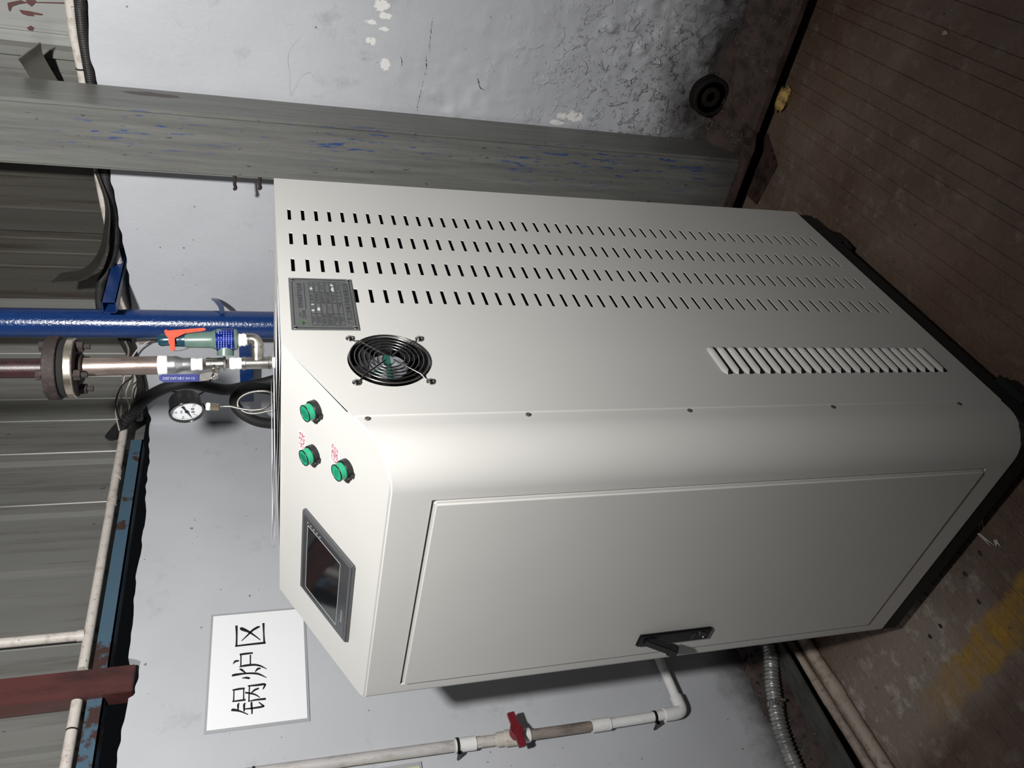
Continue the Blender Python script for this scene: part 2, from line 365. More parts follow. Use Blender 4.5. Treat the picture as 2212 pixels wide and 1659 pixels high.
PRINT = plain('nameplate_print', (.018, .018, .02), .5)
PRINT_G = plain('nameplate_green', (.075, .175, .055), .55, .2)
PRINT_W = plain('nameplate_wipe', (.70, .71, .72), .3, .3)
HMIF = plain('hmi_frame', (.085, .087, .092), .4, 0, .5)
HMIS = plain('hmi_screen', (.008, .009, .010), .06, 0, .6)
HMIB = plain('hmi_inner_bezel', (.040, .042, .046), .16, 0, .6)
HMIL = plain('hmi_white_line', (.45, .47, .48), .5)
t = NT('green_lens'); t.col((.012, .33, .17)); t.pr(.22, 0, .5); t.b.inputs['Subsurface Weight'].default_value = .25; t.b.inputs['Subsurface Radius'].default_value = (.002, .006, .004); LENS = t.m
LENS_D = plain('lens_engraving', (.004, .10, .06), .4)
REDINK = plain('red_ink', (.42, .008, .035), .6)
FOAMM = dirty('yellow_foam', (.50, .33, .10), (.14, .075, .03), .8, 0, 60, .45, .6, bump=.8)
YELLOW = plain('pale_yellow_card', (.55, .55, .36), .5)
STRIP = dirty('grey_rubber_strip', (.105, .10, .085), (.06, .052, .042), .6, 0, 14, .5, .75, bump=.1)
FANLAB = plain('fan_sticker', (.30, .31, .34), .3, .4, .5, .3, 90)
FANGRN = plain('fan_sticker_green', (.012, .10, .065), .35, 0, .5, .3, 90)
CLEARP = plain('clear_scrap', (.45, .45, .44), .2, 0, .6)

# ------------------------------------------------------------------ setting
XW, YW = 1.25, 1.034
# floor with saw-cut grooves
ang = math.radians(1.8); ux = V((math.cos(ang), math.sin(ang), 0)); uy = V((-math.sin(ang), math.cos(ang), 0))
mb = MB(); prof = []; y = -2.1
while y < 1.35:
    p = random.choice((.026, .032, .038, .042, .052)); g = .0011
    prof += [(y, 0), (y + p - 2 * g, 0), (y + p - g, -.0020)]; y += p
xs_ = np.linspace(-1.9, 1.45, 12)
vv = [ux * x + uy * yy + V((0, 0, zz)) for yy, zz in prof for x in xs_]; nx = len(xs_)
mb.add(vv, [(i * nx + k, i * nx + k + 1, (i + 1) * nx + k + 1, (i + 1) * nx + k) for i in range(len(prof) - 1) for k in range(nx - 1)])
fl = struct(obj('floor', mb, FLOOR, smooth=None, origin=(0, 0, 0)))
if fl.data.polygons[0].normal.z < 0: fl.data.flip_normals()

def wall(name, horiz, mat, fixed, axis, z_top, seed, blister, top_px):
    h = np.linspace(horiz[0], horiz[1], int((horiz[1] - horiz[0]) / .006)); zs = np.linspace(.02, 1, 250)
    n, m = len(zs), len(h)
    top = z_top + .006 * noise2(1, m, 17, seed)[0] + .0028 * noise2(1, m, 4, seed + 1)[0] + np.interp(h, *top_px)
    Zg = zs[:, None] * (top[None, :] - 0) ; Hg = np.repeat(h[None, :], n, 0)
    d = .0022 * noise2(n, m, 40, seed + 2) + .0006 * noise2(n, m, 11, seed + 3)
    if blister:
        mk = sstep(1.25, .30, Zg) * sstep(-1.6, -.2, Hg) * (.35 + .65 * sstep(-.2, .5, noise2(n, m, 45, seed + 9)))
        b1 = np.clip(noise2(n, m, 7, seed + 4) - .12, 0, 1); b2 = np.clip(noise2(n, m, 3.5, seed + 5) - .2, 0, 1); b3 = np.clip(noise2(n, m, 15, seed + 6) - .05, 0, 1)
        rd = 1 - np.abs(noise2(n, m, 12, seed + 8)); d += mk * (.013 * b1 + .008 * b2 + .013 * b3 + .004 * np.clip(rd - .85, 0, 1) * 6)
        d += sstep(.30, .12, Zg) * .012 * noise2(n, m, 9, seed + 7)
    else:
        d += sstep(.22, .13, Zg) * .006 * noise2(n, m, 8, seed + 7)
    d = d * sstep(0, .06, Zg)
    F = fixed - np.clip(d, -.004, .03)
    pts = np.stack([F, Hg, Zg] if axis == 0 else [Hg, F, Zg], -1).reshape(-1, 3)
    mb = MB(); mb.add(pts, [(i * m + k, i * m + k + 1, (i + 1) * m + k + 1, (i + 1) * m + k) for i in range(n - 1) for k in range(m - 1)])
    # broken top: brick thickness behind the plaster face
    b0 = len(mb.v); o = (n - 1) * m
    for k in range(m):
        p = list(mb.v[o + k]); p[axis] = fixed + .115; mb.v.append(tuple(p))
    for k in range(m):
        p = list(mb.v[o + k]); p[axis] = fixed + .115; p[2] = 0; mb.v.append(tuple(p))
    mb.f += [(o + k, o + k + 1, b0 + k + 1, b0 + k) for k in range(m - 1)] + [(b0 + k, b0 + k + 1, b0 + m + k + 1, b0 + m + k) for k in range(m - 1)]
    return struct(obj(name, mb, mat, smooth=60, origin=(0, 0, 0)))
wall('wall_right', (-1.9, YW + .02), PLASTER_R, XW, 0, 1.690, 21, True, ([-2, -.3, .2, .6, 1.1], [.012, .008, 0, -.005, -.018]))
wall('wall_left', (-1.9, XW + .02), PLASTER_L, YW, 1, 1.672, 51, False, ([-2, .2, .34, .345, .43, .44, .9, 1.1, 1.25], [-.026, -.030, -.030, -.044, -.044, -.016, -.014, -.008, .004]))

# cracks in the blistered plaster
wr_ = bpy.data.objects['wall_right']
for ck in ([(936, 30), (931, 70), (926, 118)], [(917, 165), (909, 198), (903, 222), (899, 250)], [(1031, 168), (1034, 180), (1038, 190), (1049, 196)], [(920, 118), (921, 140), (917, 165)], [(866, 120), (868, 140), (864, 152)], [(1485, 135), (1462, 160), (1440, 182)]):
    q = resample(spline([on(a, b, 0, XW - .0035) for a, b in ck], 5), .004); q = [p + V((0, random.uniform(-1, 1), random.uniform(-1, 1))) * .0012 for p in q]; n = len(q); mb = MB()
    w = [.0011 * random.uniform(.4, 1.2) * math.sin(math.pi * (i + .6) / (n + .2)) for i in range(n)]
    mb.add([p + V((0, w[i], w[i] * .4)) for i, p in enumerate(q)] + [p - V((0, w[i], w[i] * .4)) for i, p in enumerate(q)], [(i, i + 1, n + i + 1, n + i) for i in range(n - 1)])
    obj('crack', mb, GAP, wr_, smooth=None)

# curbs with an overhanging lip and a dark recess under it
mb = MB()
ys = np.linspace(-1.9, YW, 60); rows = []
for y in ys:
    w = lambda a: a * random.uniform(-1, 1)
    rows.append([(XW + .01, y, .155 + w(.015)), (XW - .05, y, .118 + w(.008)), (XW - .10, y, .092 + w(.003)), (1.106 + w(.0015), y, .086), (1.106, y, .070), (1.19, y, .066), (1.195, y, 0.0)])
mb.add([p for r_ in rows for p in r_], [(i * 7 + k, i * 7 + k + 1, (i + 1) * 7 + k + 1, (i + 1) * 7 + k) for i in range(len(rows) - 1) for k in range(6)])
cr = struct(obj('trim_1', mb, CURB, smooth=50))
mb = MB(); xs2 = np.linspace(-1.9, XW, 60); rows = []
for x in xs2:
    w = lambda a: a * random.uniform(-1, 1)
    rows.append([(x, YW + .01, .145 + w(.014)), (x, YW - .03, .110 + w(.010)), (x, .972, .088 + w(.003)), (x, .965, .083), (x, .965, .060), (x, .995, .056), (x, 1.0, 0)])
mb.add([p for r_ in rows for p in r_], [(i * 7 + k, i * 7 + k + 1, (i + 1) * 7 + k + 1, (i + 1) * 7 + k) for i in range(len(rows) - 1) for k in range(6)])
cl_ = struct(obj('trim_2', mb, CURB, smooth=50))
mb = MB(); mb.add([(-1.9, .896, .082), (.30, .908, .082), (.30, .972, .0835), (.18, .966, .0835), (-.2, .990, .0835), (-1.9, 1.0, .084)], [tuple(range(6))])
v0 = mb.v[:]; mb = MB().prism(v0, (0, 0, -.006))
obj('curb_plank', mb, PLANK_D, smooth=30, **lb('dark grey plank edging the floor gap beside the flexible metal hose', 'plank'))

# corrugated cladding above the masonry
def sheet(parent, axis, plane, h0, h1, ribs, zb, mat):
    pts = []                                        # (horizontal, outward offset)
    cur = h0
    for c_, wdt, dep in sorted(ribs):
        if c_ - wdt <= h0 or c_ + wdt >= h1: continue
        pts += [(c_ - wdt, 0), (c_ - wdt * .55, dep), (c_ + wdt * .55, dep), (c_ + wdt, 0)]
    pts = [(h0, 0)] + pts + [(h1, 0)]; mb = MB(); zt = 2.45; zz = np.linspace(zb, zt, 4)
    for h, d in pts:
        for z in zz: mb.v.append((plane - d, h, z) if axis == 0 else (h, plane - d, z))
    mb.f = [(i * 4 + k, i * 4 + k + 1, (i + 1) * 4 + k + 1, (i + 1) * 4 + k) for i in range(len(pts) - 1) for k in range(3)]
    return obj('cladding_sheet', mb, mat, parent, smooth=None)
def pan(h0, h1, seed):                              # one wide rib at the edge, shallow ones between
    n = max(1, round((h1 - h0) / .045)); r = random.Random(seed)
    return [(h0 + .022, .017, .016)] + [(h0 + (h1 - h0) * (k + .5) / n, .0045, .0022) for k in range(1, n) if r.random() < .45]
wl = struct(bpy.data.objects.new('wall_left_upper', None)); COL.objects.link(wl); wl.location = (0, 1.105, 1.69)
hx = [-1.9, -1.65, -1.4, -1.15, -.9, -.66, -.42, -.18, .06, .27, .355, .565, .75, .945, 1.15, 1.36]
for i in range(len(hx) - 1): sheet(wl, 1, 1.105 + (.001 if i % 2 else 0), hx[i] - .006, hx[i + 1] + .006, pan(hx[i], hx[i + 1], i), 1.70, SHEET_G)
wr = struct(bpy.data.objects.new('wall_right_upper', None)); COL.objects.link(wr); wr.location = (1.345, 0, 1.70)
hy = [-1.9, -1.6, -1.3, -1.05, -.8, -.55, -.32, -.045, .17, .40, .655, .86, 1.12]
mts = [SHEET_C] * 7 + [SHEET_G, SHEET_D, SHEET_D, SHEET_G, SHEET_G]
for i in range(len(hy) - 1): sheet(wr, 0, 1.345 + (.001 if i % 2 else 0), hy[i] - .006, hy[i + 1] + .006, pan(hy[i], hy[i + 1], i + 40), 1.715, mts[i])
# red paint splashes on the clean sheet
splash = [[(16, 6), (45, 0), (60, 6), (40, 9), (26, 14), (21, 25), (18, 20)], [(55, 0), (76, 0), (78, 4), (140, 5), (140, 8), (76, 6), (68, 14), (60, 8)], [(41, 21), (64, 24), (92, 30), (90, 33), (70, 31), (75, 35), (60, 34), (48, 30)], [(58, 60), (66, 55), (74, 60), (71, 67), (62, 65)]]
for q in splash:
    mb = MB().prism([on(a, b, 0, 1.3425) for a, b in q], (-.0006, 0, 0)); obj('paint_splash', mb, REDP, wr, smooth=None)

# blue beam, red post and pipes along the top of the walls
obj('wall_beam', MB().box(-1.9, 1.20, 1.052, 1.098, 1.690, 1.694).box(-1.9, 1.20, 1.052, 1.057, 1.690, 1.724), BLUEW, smooth=30,
    **lb('worn light blue angle steel beam with rust patches above the left wall', 'beam'))
pr_ = [(.352, 1.041), (.372, 1.041), (.372, 1.044), (.424, 1.044), (.424, 1.047), (.375, 1.047), (.375, 1.086), (.352, 1.086)]
mb = MB().prism([(.357, 1.037, 1.632), (.424, 1.037, 1.632), (.424, 1.050, 1.632), (.374, 1.050, 1.632), (.374, 1.086, 1.632), (.357, 1.086, 1.632)], (0, 0, .82))
obj('steel_post', mb, REDP, smooth=20, bevel=.002, **lb('dark red primed steel post rising from the broken top of the left wall', 'post'))
p1 = [on(px, py, 1, 1.045) for px, py in ((250, 1085), (224, 1210), (196, 1330), (174, 1462))]
tr_ = thing('ceiling_conduit', 'soiled white plastic conduit with a branch pipe above the blue beam', 'conduit', p1[0])
za = 1.742
obj('pipe', MB().tube([(1.24, 1.043, za + .004), (.428, 1.043, za)], .0115), PVC_D, tr_)
for x in (1.03, .93): obj('socket', MB().tube([(x, 1.043, za + .002), (x + .03, 1.043, za + .002)], .0128), PVC_D, tr_)
b0 = on(186, 1372, 1, 1.043); b1 = on(0, 1387, 1, 1.043)
obj('branch_pipe', MB().tube([(b0[0], 1.043, za + .012), (b0[0] + .004, 1.043, 2.4)], .0118), PVC_D, tr_)
obj('socket', MB().tube([(b0[0], 1.043, za + .008), (b0[0], 1.043, za + .024)], .0138), PVC_D, tr_)
tb = thing('ceiling_conduit', 'short soiled white conduit ending beside the dark red post', 'conduit', (.3, 1.043, za))
obj('pipe', MB().tube([(.350, 1.043, za), (-1.9, 1.043, za - .004)], .0118), PVC_D, tb)
obj('joint_ring', MB().tube([(.285, 1.043, za), (.2815, 1.043, za)], .0122), GAP, tb)

# right-wall conduit and white pipe
wp = [on(a, b, 0, 1.285) for a, b in ((146, -60), (151, 0), (161, 75), (178, 158), (198, 280), (216, 390), (236, 490), (248, 540), (257, 573), (261, 611), (268, 650), (290, 720), (300, 780), (296, 830), (285, 900))]
wp = [V((1.285, -1.9, wp[0][2] + .01)), V((1.285, -1.0, wp[0][2] + .006))] + wp
tw = thing('wall_conduit', 'stained cream conduit running on the ledge behind the grey steel column', 'conduit', wp[0])
obj('pipe', MB().tube(spline(wp, 4), .0112), PVC_D, tw)
obj('joint_ring', MB().tube([on(175, 146, 0, 1.285), on(175.8, 149.5, 0, 1.285)], .0118), GAP, tw)
kp = [on(a, b, 0, 1.262) for a, b in ((165, -60), (171, 0), (179, 75), (194, 165), (212, 280), (228, 385), (243, 465), (248, 505), (245, 545), (232, 585), (219, 610), (215, 640), (217, 668))]
kp = [V((1.262, -1.9, kp[0][2] + .008)), V((1.262, -1.0, kp[0][2] + .004))] + kp
kp = resample(spline(kp, 8), .0016)
obj('black_conduit', MB().tube(kp, [.0112 + .0006 * math.sin(i * 2.1) for i in range(len(kp))], 10), CONDUIT, **lb('black ribbed cable conduit resting on the broken right wall ledge', 'conduit'))
# curled rubber strips hanging at the ledge
def ribbon(pts_a, pts_b, th=.003):
    a, b = spline(pts_a, 5), spline(pts_b, 5); n = min(len(a), len(b)); mb = MB()
    for i in range(n):
        t_ = (b[min(i + 1, n - 1)] - b[max(i - 1, 0)]); w_ = b[i] - a[i]; nn = np.cross(t_, w_); nn = nn / np.linalg.norm(nn) * th
        mb.v += [tuple(a[i]), tuple(b[i]), tuple(b[i] + nn), tuple(a[i] + nn)]
    mb.f = [(i * 4 + k, i * 4 + (k + 1) % 4, i * 4 + 4 + (k + 1) % 4, i * 4 + 4 + k) for i in range(n - 1) for k in range(4)] + [(3, 2, 1, 0), tuple((n - 1) * 4 + k for k in range(4))]
    return mb
obj('rubber_strip', ribbon([on(38, 126, 0, 1.24), on(52, 146, 0, 1.27), on(70, 175, 0, 1.30), on(84, 195, 0, 1.32)], [on(86, 90, 0, 1.25), on(93, 118, 0, 1.275), on(122, 168, 0, 1.30), on(140, 195, 0, 1.32)]), STRIP,
    **lb('grey rubber strip end sticking up beside the steel column near red paint splashes', 'strip'))
obj('rubber_strip', ribbon([on(205, 372, 0, 1.30), on(228, 440, 0, 1.28), on(226, 500, 0, 1.265), on(212, 550, 0, 1.25), on(180, 582, 0, 1.235), on(132, 592, 0, 1.22)],
                           [on(212, 372, 0, 1.25), on(236, 440, 0, 1.23), on(237, 500, 0, 1.215), on(224, 560, 0, 1.20), on(186, 603, 0, 1.185), on(110, 612, 0, 1.17)]), STRIP_SHADE,
    **lb('long grey rubber strip curling away from the ledge above the blue pipe bracket', 'strip'))

# ------------------------------------------------------------------ steel column
tc = thing('steel_column', 'grey painted steel column with blue scuffs standing by the right wall', 'column', (1.17, .073, .086))
obj('shaft', MB().box(1.104, 1.236, .0, .146, .086, 2.6), COLP, tc, smooth=40, bevel=.007)
obj('base_plate', MB().prism([(1.07, -.05, .0865), (1.09, -.085, .0865), (1.2, -.085, .0865), (1.2, .20, .0865), (1.07, .20, .0865)], (0, 0, .008)), CURB, tc, smooth=20, bevel=.001)
for yb_ in (-.06, .175): obj('anchor_bolt', MB().lathe((1.092, yb_, .094), (0, 0, 1), [(0, .011), (.009, .011), (.009, .006), (.022, .006)], 6), RUST, tc, smooth=25)
for px, L_ in ((507, .016), (561, .015)):
    a = on(px, 396, 0, 1.106); obj('weld_stub', MB().tube(spline([a + V((.004, -.03, 0)), a + V((0, .002, 0)), a + V((-.001, L_ * .7, -.002)), a + V((0, L_, .003))], 4), [.004] * 12 + [.0025], 8), RUST, tc)
# floor plate with bolt in front of the curb
tp = thing('floor_plate', 'rusty steel floor plate with a bolt in front of the column', 'plate', (1.08, .06, 0))
obj('plate', MB().prism([(1.065, -.012, .0), (1.16, -.012 - .05, .0), (1.185, .02, .0), (1.185, .115, .0), (1.085, .115, .0)], (0, 0, .007)), CURB, tp, smooth=20, bevel=.001)
obj('bolt', MB().lathe((1.125, .035, .007), (0, 0, 1), [(0, .013), (.002, .013), (.002, .009), (.009, .009)], 6), RUST, tp, smooth=25)

# ------------------------------------------------------------------ drain stub, foam, litter
st_o = V((XW + .01, -.124, .177))
ts = thing('drain_stub', 'rusty capped drain pipe stub sticking out of the blistered wall', 'pipe stub', (1.19, -.128, .117))
obj('collar', MB().lathe(st_o, (-1, 0, 0), [(0, .052), (.043, .052), (.046, .049), (.046, .043), (.040, .042), (.040, .0)], 32), BURNT, ts, smooth=35)
obj('plug', MB().lathe(st_o + V((-.037, 0, 0)), (-1, 0, 0), [(0, .042), (.003, .042), (.003, .027), (.006, .025), (.006, .014), (.003, .012), (.003, .0)], 28), BURNT, ts, smooth=30)
def lump(c, r, seed, n=14, m=9):
    rr = np.random.default_rng(seed); mb = MB(); vv = []
    for i in range(m + 1):
        th = math.pi * i / m
        for k in range(n):
            ph = 2 * math.pi * k / n; q = 1 + .28 * rr.uniform(-1, 1)
            vv.append((c[0] + r[0] * q * math.sin(th) * math.cos(ph), c[1] + r[1] * q * math.sin(th) * math.sin(ph), max(0.0005, c[2] + r[2] * q * math.cos(th))))
    return mb.add(vv, [(i * n + k, i * n + (k + 1) % n, (i + 1) * n + (k + 1) % n, (i + 1) * n + k) for i in range(m) for k in range(n)])
fp = on(1690, 214, 2, .012)
obj('foam_scrap', lump((fp[0], fp[1], .012), (.024, .034, .016), 3), FOAMM, smooth=80, **lb('lump of yellowed foam on the floor below the drain stub', 'foam'))
q = on(2043, 71, 2, .002); obj('dry_leaf', MB().prism([(q[0] + a, q[1] + b, .002 + c_) for a, b, c_ in ((-.008, 0, 0), (0, -.005, .002), (.009, 0, .001), (.001, .006, .003))], (0, 0, .0008)), plain('straw_leaf', (.34, .27, .16), .7), smooth=30, **lb('small pale dry leaf lying alone on the brown floor', 'leaf'))
for i, (a, b, c_) in enumerate((((2118, 1100), (2122, 1145), 'tuft'), ((2114, 1152), (2148, 1180), 'flat'), ((2150, 1166), (2160, 1182), 'flat'))):
    A_, B_ = on(*a, 2, .012), on(*b, 2, .004); w = V((.004, .006, 0))
    mb = MB().prism([A_ - w * .5, A_ + w * .5, B_ + w, (A_ + B_) / 2 + w * .2, B_ - w * .4], (0, 0, .001))
    obj('plastic_scrap', mb, CLEARP, smooth=None, **lb(('clear plastic wrap scrap poking out from under the cabinet', 'longer strip of clear plastic wrap lying on the floor', 'tiny loose piece of clear plastic film on the floor')[i], 'plastic scrap', 'plastic wrap litter by the cabinet'))
# rust flakes
for k, (px, py) in enumerate(((2115, 1300), (2085, 1240), (2118, 1195), (2010, 1375), (2032, 1352))):
    a = on(px, py, 2, 0); obj('rust_flake', lump((a[0], a[1], .001), (.006, .004, .002), 60 + k, 8, 4), RUST, smooth=50, **lb('small rust-brown flake on the floor between the cabinet and the yellow line', 'flake', 'rust flakes by the cabinet door'))

# crumbled plaster lying on the curbs
def rubble(pts, label, seed):
    rr = random.Random(seed); mb = MB()
    for x, y, z, r_ in pts:
        q = lump((0, 0, 0), (r_, r_ * rr.uniform(.6, 1), r_ * .6), rr.randrange(10 ** 6), 6, 4); q.v = []
        rg = np.random.default_rng(rr.randrange(10 ** 6)); vv = []
        for i in range(5):
            th = math.pi * i / 4
            for k in range(6):
                ph = math.pi * k / 3; w = 1 + .35 * rg.uniform(-1, 1); vv.append((x + r_ * w * math.sin(th) * math.cos(ph), y + r_ * w * math.sin(th) * math.sin(ph), z + .6 * r_ * w * math.cos(th)))
        mb.add(vv, [(i * 6 + k, i * 6 + (k + 1) % 6, i * 6 + 6 + (k + 1) % 6, i * 6 + 6 + k) for i in range(4) for k in range(6)])
    return obj('rubble', mb, RUBBLE, smooth=None, kind='stuff', label=label, category='rubble')
pr_, pl_ = [], []
for k in range(420):
    u = random.random() ** 1.6; y = random.choice((random.uniform(-1.2, -.19), random.uniform(-.06, -.002))); x = XW - .002 - .125 * u; z = np.interp(XW - x, [0, .05, .10, .15], [.150, .118, .093, .087]); pr_.append((x, y, z, random.uniform(.0015, .006)))
for k in range(300):
    u = random.random() ** 1.4; x = random.uniform(-.7, .7); y = YW - .002 - .06 * u; z = np.interp(YW - y, [0, .03, .062], [.140, .110, .089]); pl_.append((x, y, z, random.uniform(.0015, .006)))
rubble(pr_, 'crumbled plaster bits along the foot of the blistered wall', 5); rubble(pl_, 'crumbled plaster bits behind the flexible metal hose', 6)

# ------------------------------------------------------------------ the cabinet
D, H, B, W, d_, z0, s_, z1 = .80, 1.3214, .10, .5747, .2472, 1.1891, .0841, 1.2342
ya, yb, zA, zB = .0854, .5348, 1.127, .1535
RR, R2 = .066, .016
def top(x): return z0 + (H - z0) * min(x, d_) / d_
cab = thing('steam_generator_cabinet', 'tall cream steel boiler cabinet with slotted side, fan and sloped control panel', 'boiler cabinet', (.4, .287, 0))
path = [(s_ + .012, 0.0)] + [(RR - RR * math.sin(a), RR - RR * math.cos(a)) for a in np.linspace(0, math.pi / 2, 15)]
g_ = .0035
path += [(0, ya - g_), (0, yb + g_), (0, W - R2)] + [(R2 - R2 * math.cos(a), W - R2 + R2 * math.sin(a)) for a in np.linspace(0, math.pi / 2, 7)[1:]] + [(d_, W), (D, W)]
mb = MB(); npt = len(path)
low = []; hi = []
for x, y in path: low.append(len(mb.v)); mb.v.append((x, y, B)); hi.append(len(mb.v)); mb.v.append((x, y, top(x)))
iA = path.index((0, ya - g_))
for i in range(npt - 1):
    if i == iA:
        k = len(mb.v); (x, y), (x2, y2) = path[i], path[i + 1]
        mb.v += [(x, y, zB - g_), (x2, y2, zB - g_), (x, y, zA + g_), (x2, y2, zA + g_)]
        mb.f += [(low[i], k, k + 1, low[i + 1]), (k + 2, hi[i], hi[i + 1], k + 3)]
        # returns into the opening
        k2 = len(mb.v); mb.v += [(x + .02, yy, zz) for _, yy, zz in mb.v[k:k + 4]]
        mb.f += [(k, k + 2, k2 + 2, k2), (k + 1, k2 + 1, k2 + 3, k + 3), (k, k2, k2 + 1, k + 1), (k + 2, k + 3, k2 + 3, k2 + 2)]
        # keep the outline watertight along the opening
        continue
    mb.f.append((low[i], hi[i], hi[i + 1], low[i + 1]))
shell_idx = [h for h, (x, y) in zip(hi, path) if x <= d_ + 1e-6]
k = len(mb.v); mb.v.append((d_, 0, H)); mb.f.append(tuple([k] + shell_idx))
shell = obj('body_shell', mb, CREAM, cab, smooth=40, bevel=.0028, fix=True)
shell.modifiers.new('wn', 'WEIGHTED_NORMAL').keep_sharp = True
obj('top_panel', MB().box(d_, D, 0, W, H - .002, H), CREAM, cab, smooth=None)
obj('back_panel', MB().box(D - .002, D, 0, W, B, H), CREAM, cab, smooth=None)
obj('bottom_panel', MB().box(.01, D, .01, W - .005, B - .001, B + .002), INSIDE_SHADE, cab, smooth=None)
obj('inner_shade_box', MB().box(.03, D - .02, .05, W - .02, B + .01, z0 - .03).box(d_ + .01, D - .02, .05, W - .02, z0 - .03, H - .01), INSIDE_SHADE, cab, smooth=None)  # black box added to keep the inside dark behind the slots
# slotted side panel: plate with real slots, a round fan opening and black slot-and-shadow strips under the louvres
zc = [1.297 - .02408 * k for k in range(49)]; xc = [.650, .560, .470, .3795]; sl, sw = .021, .0031
zcut = sorted([B, H, z1] + [z + e for z in zc for e in (-sw, sw)] + [1.17 - .064, 1.17 + .064])
xcut = sorted([s_, d_, D] + [x + e for x in xc for e in (-sl, sl)] + [.204 - .064 + .0, .204 + .064])
yp = -.0016; mb = MB(); idx = {}
def vid(x, z):
    q = (round(x, 5), round(z, 5))
    if q not in idx: idx[q] = len(mb.v); mb.v.append((x, yp, z))
    return idx[q]
fx0, fx1, fz0, fz1 = .140, .268, 1.106, 1.234
diag = lambda x: z1 + (H - z1) * (x - s_) / (d_ - s_)
for i in range(len(xcut) - 1):
    for j in range(len(zcut) - 1):
        xa, xb, za_, zb_ = xcut[i], xcut[i + 1], zcut[j], zcut[j + 1]; mx, mz = (xa + xb) / 2, (za_ + zb_) / 2
        if any(abs(mx - x) < sl for x in xc) and any(abs(mz - z) < sw for z in zc): continue
        if fx0 < mx < fx1 and fz0 < mz < fz1: continue
        if mx < d_ and zb_ > z1 + 1e-6:
            continue
        mb.f.append((vid(xa, za_), vid(xb, za_), vid(xb, zb_), vid(xa, zb_)))
# triangle under the slope (clear of the fan square) and the ring round the fan
tri = [(s_, z1), (fx0, z1), (d_, z1), (d_, H)]
mb.f.append(tuple(vid(*p) for p in tri))
nf = 48; ring = []
for k in range(nf):
    a = 2 * math.pi * (k + .5) / nf - math.pi * .75; ca, sa = math.cos(a), math.sin(a); q = .064 / max(abs(ca), abs(sa))
    ring.append((len(mb.v), len(mb.v) + 1)); mb.v += [(.204 + .0605 * ca, yp, 1.17 + .0605 * sa), (.204 + q * ca, yp, 1.17 + q * sa)]
mb.f += [(ring[k][0], ring[k][1], ring[(k + 1) % nf][1], ring[(k + 1) % nf][0]) for k in range(nf)]
for c_, ks in (((.140, 1.106), 0), ((.268, 1.106), 12), ((.268, 1.234), 24), ((.140, 1.234), 36)):
    mb.f.append((ring[(ks - 1) % nf][1], vid(*c_), ring[ks][1]))
side = obj('side_panel', mb, CREAM, cab, smooth=None, fix=True)
if side.data.polygons[0].normal.y > 0: side.data.flip_normals()
sm = side.modifiers.new('thickness', 'SOLIDIFY'); sm.thickness = .0018; sm.offset = -1
# louvres
lx0, lx1, n_l, lp = .164, .2405, 23, .02052
def louver_mesh():
    mb = MB(); n = 10; w = (lx1 - lx0); rows = []
    for i in range(n + 1):
        u = i / n; x = -w / 2 + w * u; e = min(u, 1 - u) * w; k = min(1, e / .010); k = math.sqrt(max(0, 1 - (1 - k) ** 2))
        rows.append([(x, 0, .0068 * k ** .5 + .0002), (x, -.0026 * k, .0052 * k), (x, -.0044 * k, .0018 * k), (x, -.0052 * k, -.0018 * k), (x, -.0050 * k, -.0028 * k), (x, -.0042 * k, -.0024 * k), (x, -.002 * k, .002 * k)])
    m = len(rows[0]); return mesh_of(mb.add([p for r_ in rows for p in r_], [(i * m + k, i * m + k + 1, (i + 1) * m + k + 1, (i + 1) * m + k) for i in range(n) for k in range(m - 1)]), 50)
lm = louver_mesh(); lm.name = 'louver'; lm.materials.append(CREAM)
slm = mesh_of(MB().prism([(-.0375, -.0006, -.0040), (-.0350, -.0006, -.0085), (.0350, -.0006, -.0085), (.0375, -.0006, -.0040), (.0375, -.0006, .003), (-.0375, -.0006, .003)], (0, .0010, 0)), None); slm.name = 'louver_slot_shade'; slm.materials.append(GAP)  # black strip paints the slot and the shadow below each hood
for k in range(n_l):
    z = .6165 - lp * k
    inst('louver', lm, side, ((lx0 + lx1) / 2, yp, z)); inst('louver_slot_shade', slm, side, ((lx0 + lx1) / 2, yp, z - .0035))
# seam screws
scm = mesh_of(MB().lathe((0, 0, 0), (0, -1, 0), [(0, .0040), (.0010, .0040), (.0018, .0031), (.0021, .0017), (.0008, .0014), (.0008, 0)], 14), 30); scm.name = 'panel_screw'; scm.materials.append(plain('dark_screw', (.16, .155, .15), .3, .5))
for z in (1.215, .988, .728, .464, .201): inst('panel_screw', scm, cab, (.0775, -.0002, z))
# door
mb = MB().box(-.0045, .018, ya, yb, zB, zA)
door = obj('door', mb, CREAM, cab, smooth=40, bevel=.0035)
obj('door_recess', MB().box(.0205, .0215, ya - .02, yb + .02, zB - .02, zA + .02), GAP, cab, smooth=None)
hy0, hy1, hz0, hz1 = .463, .497, .548, .703
hp = MB().prism([(-.0045, hy0, hz0 + .004), (-.0045, hy1, hz0 + .004), (-.0045, hy1, hz1), (-.0045, hy0, hz1)], (-.007, 0, 0))
hd = obj('door_handle', hp, BLACKP, door, smooth=30, bevel=.003, label='black swing handle with lock')
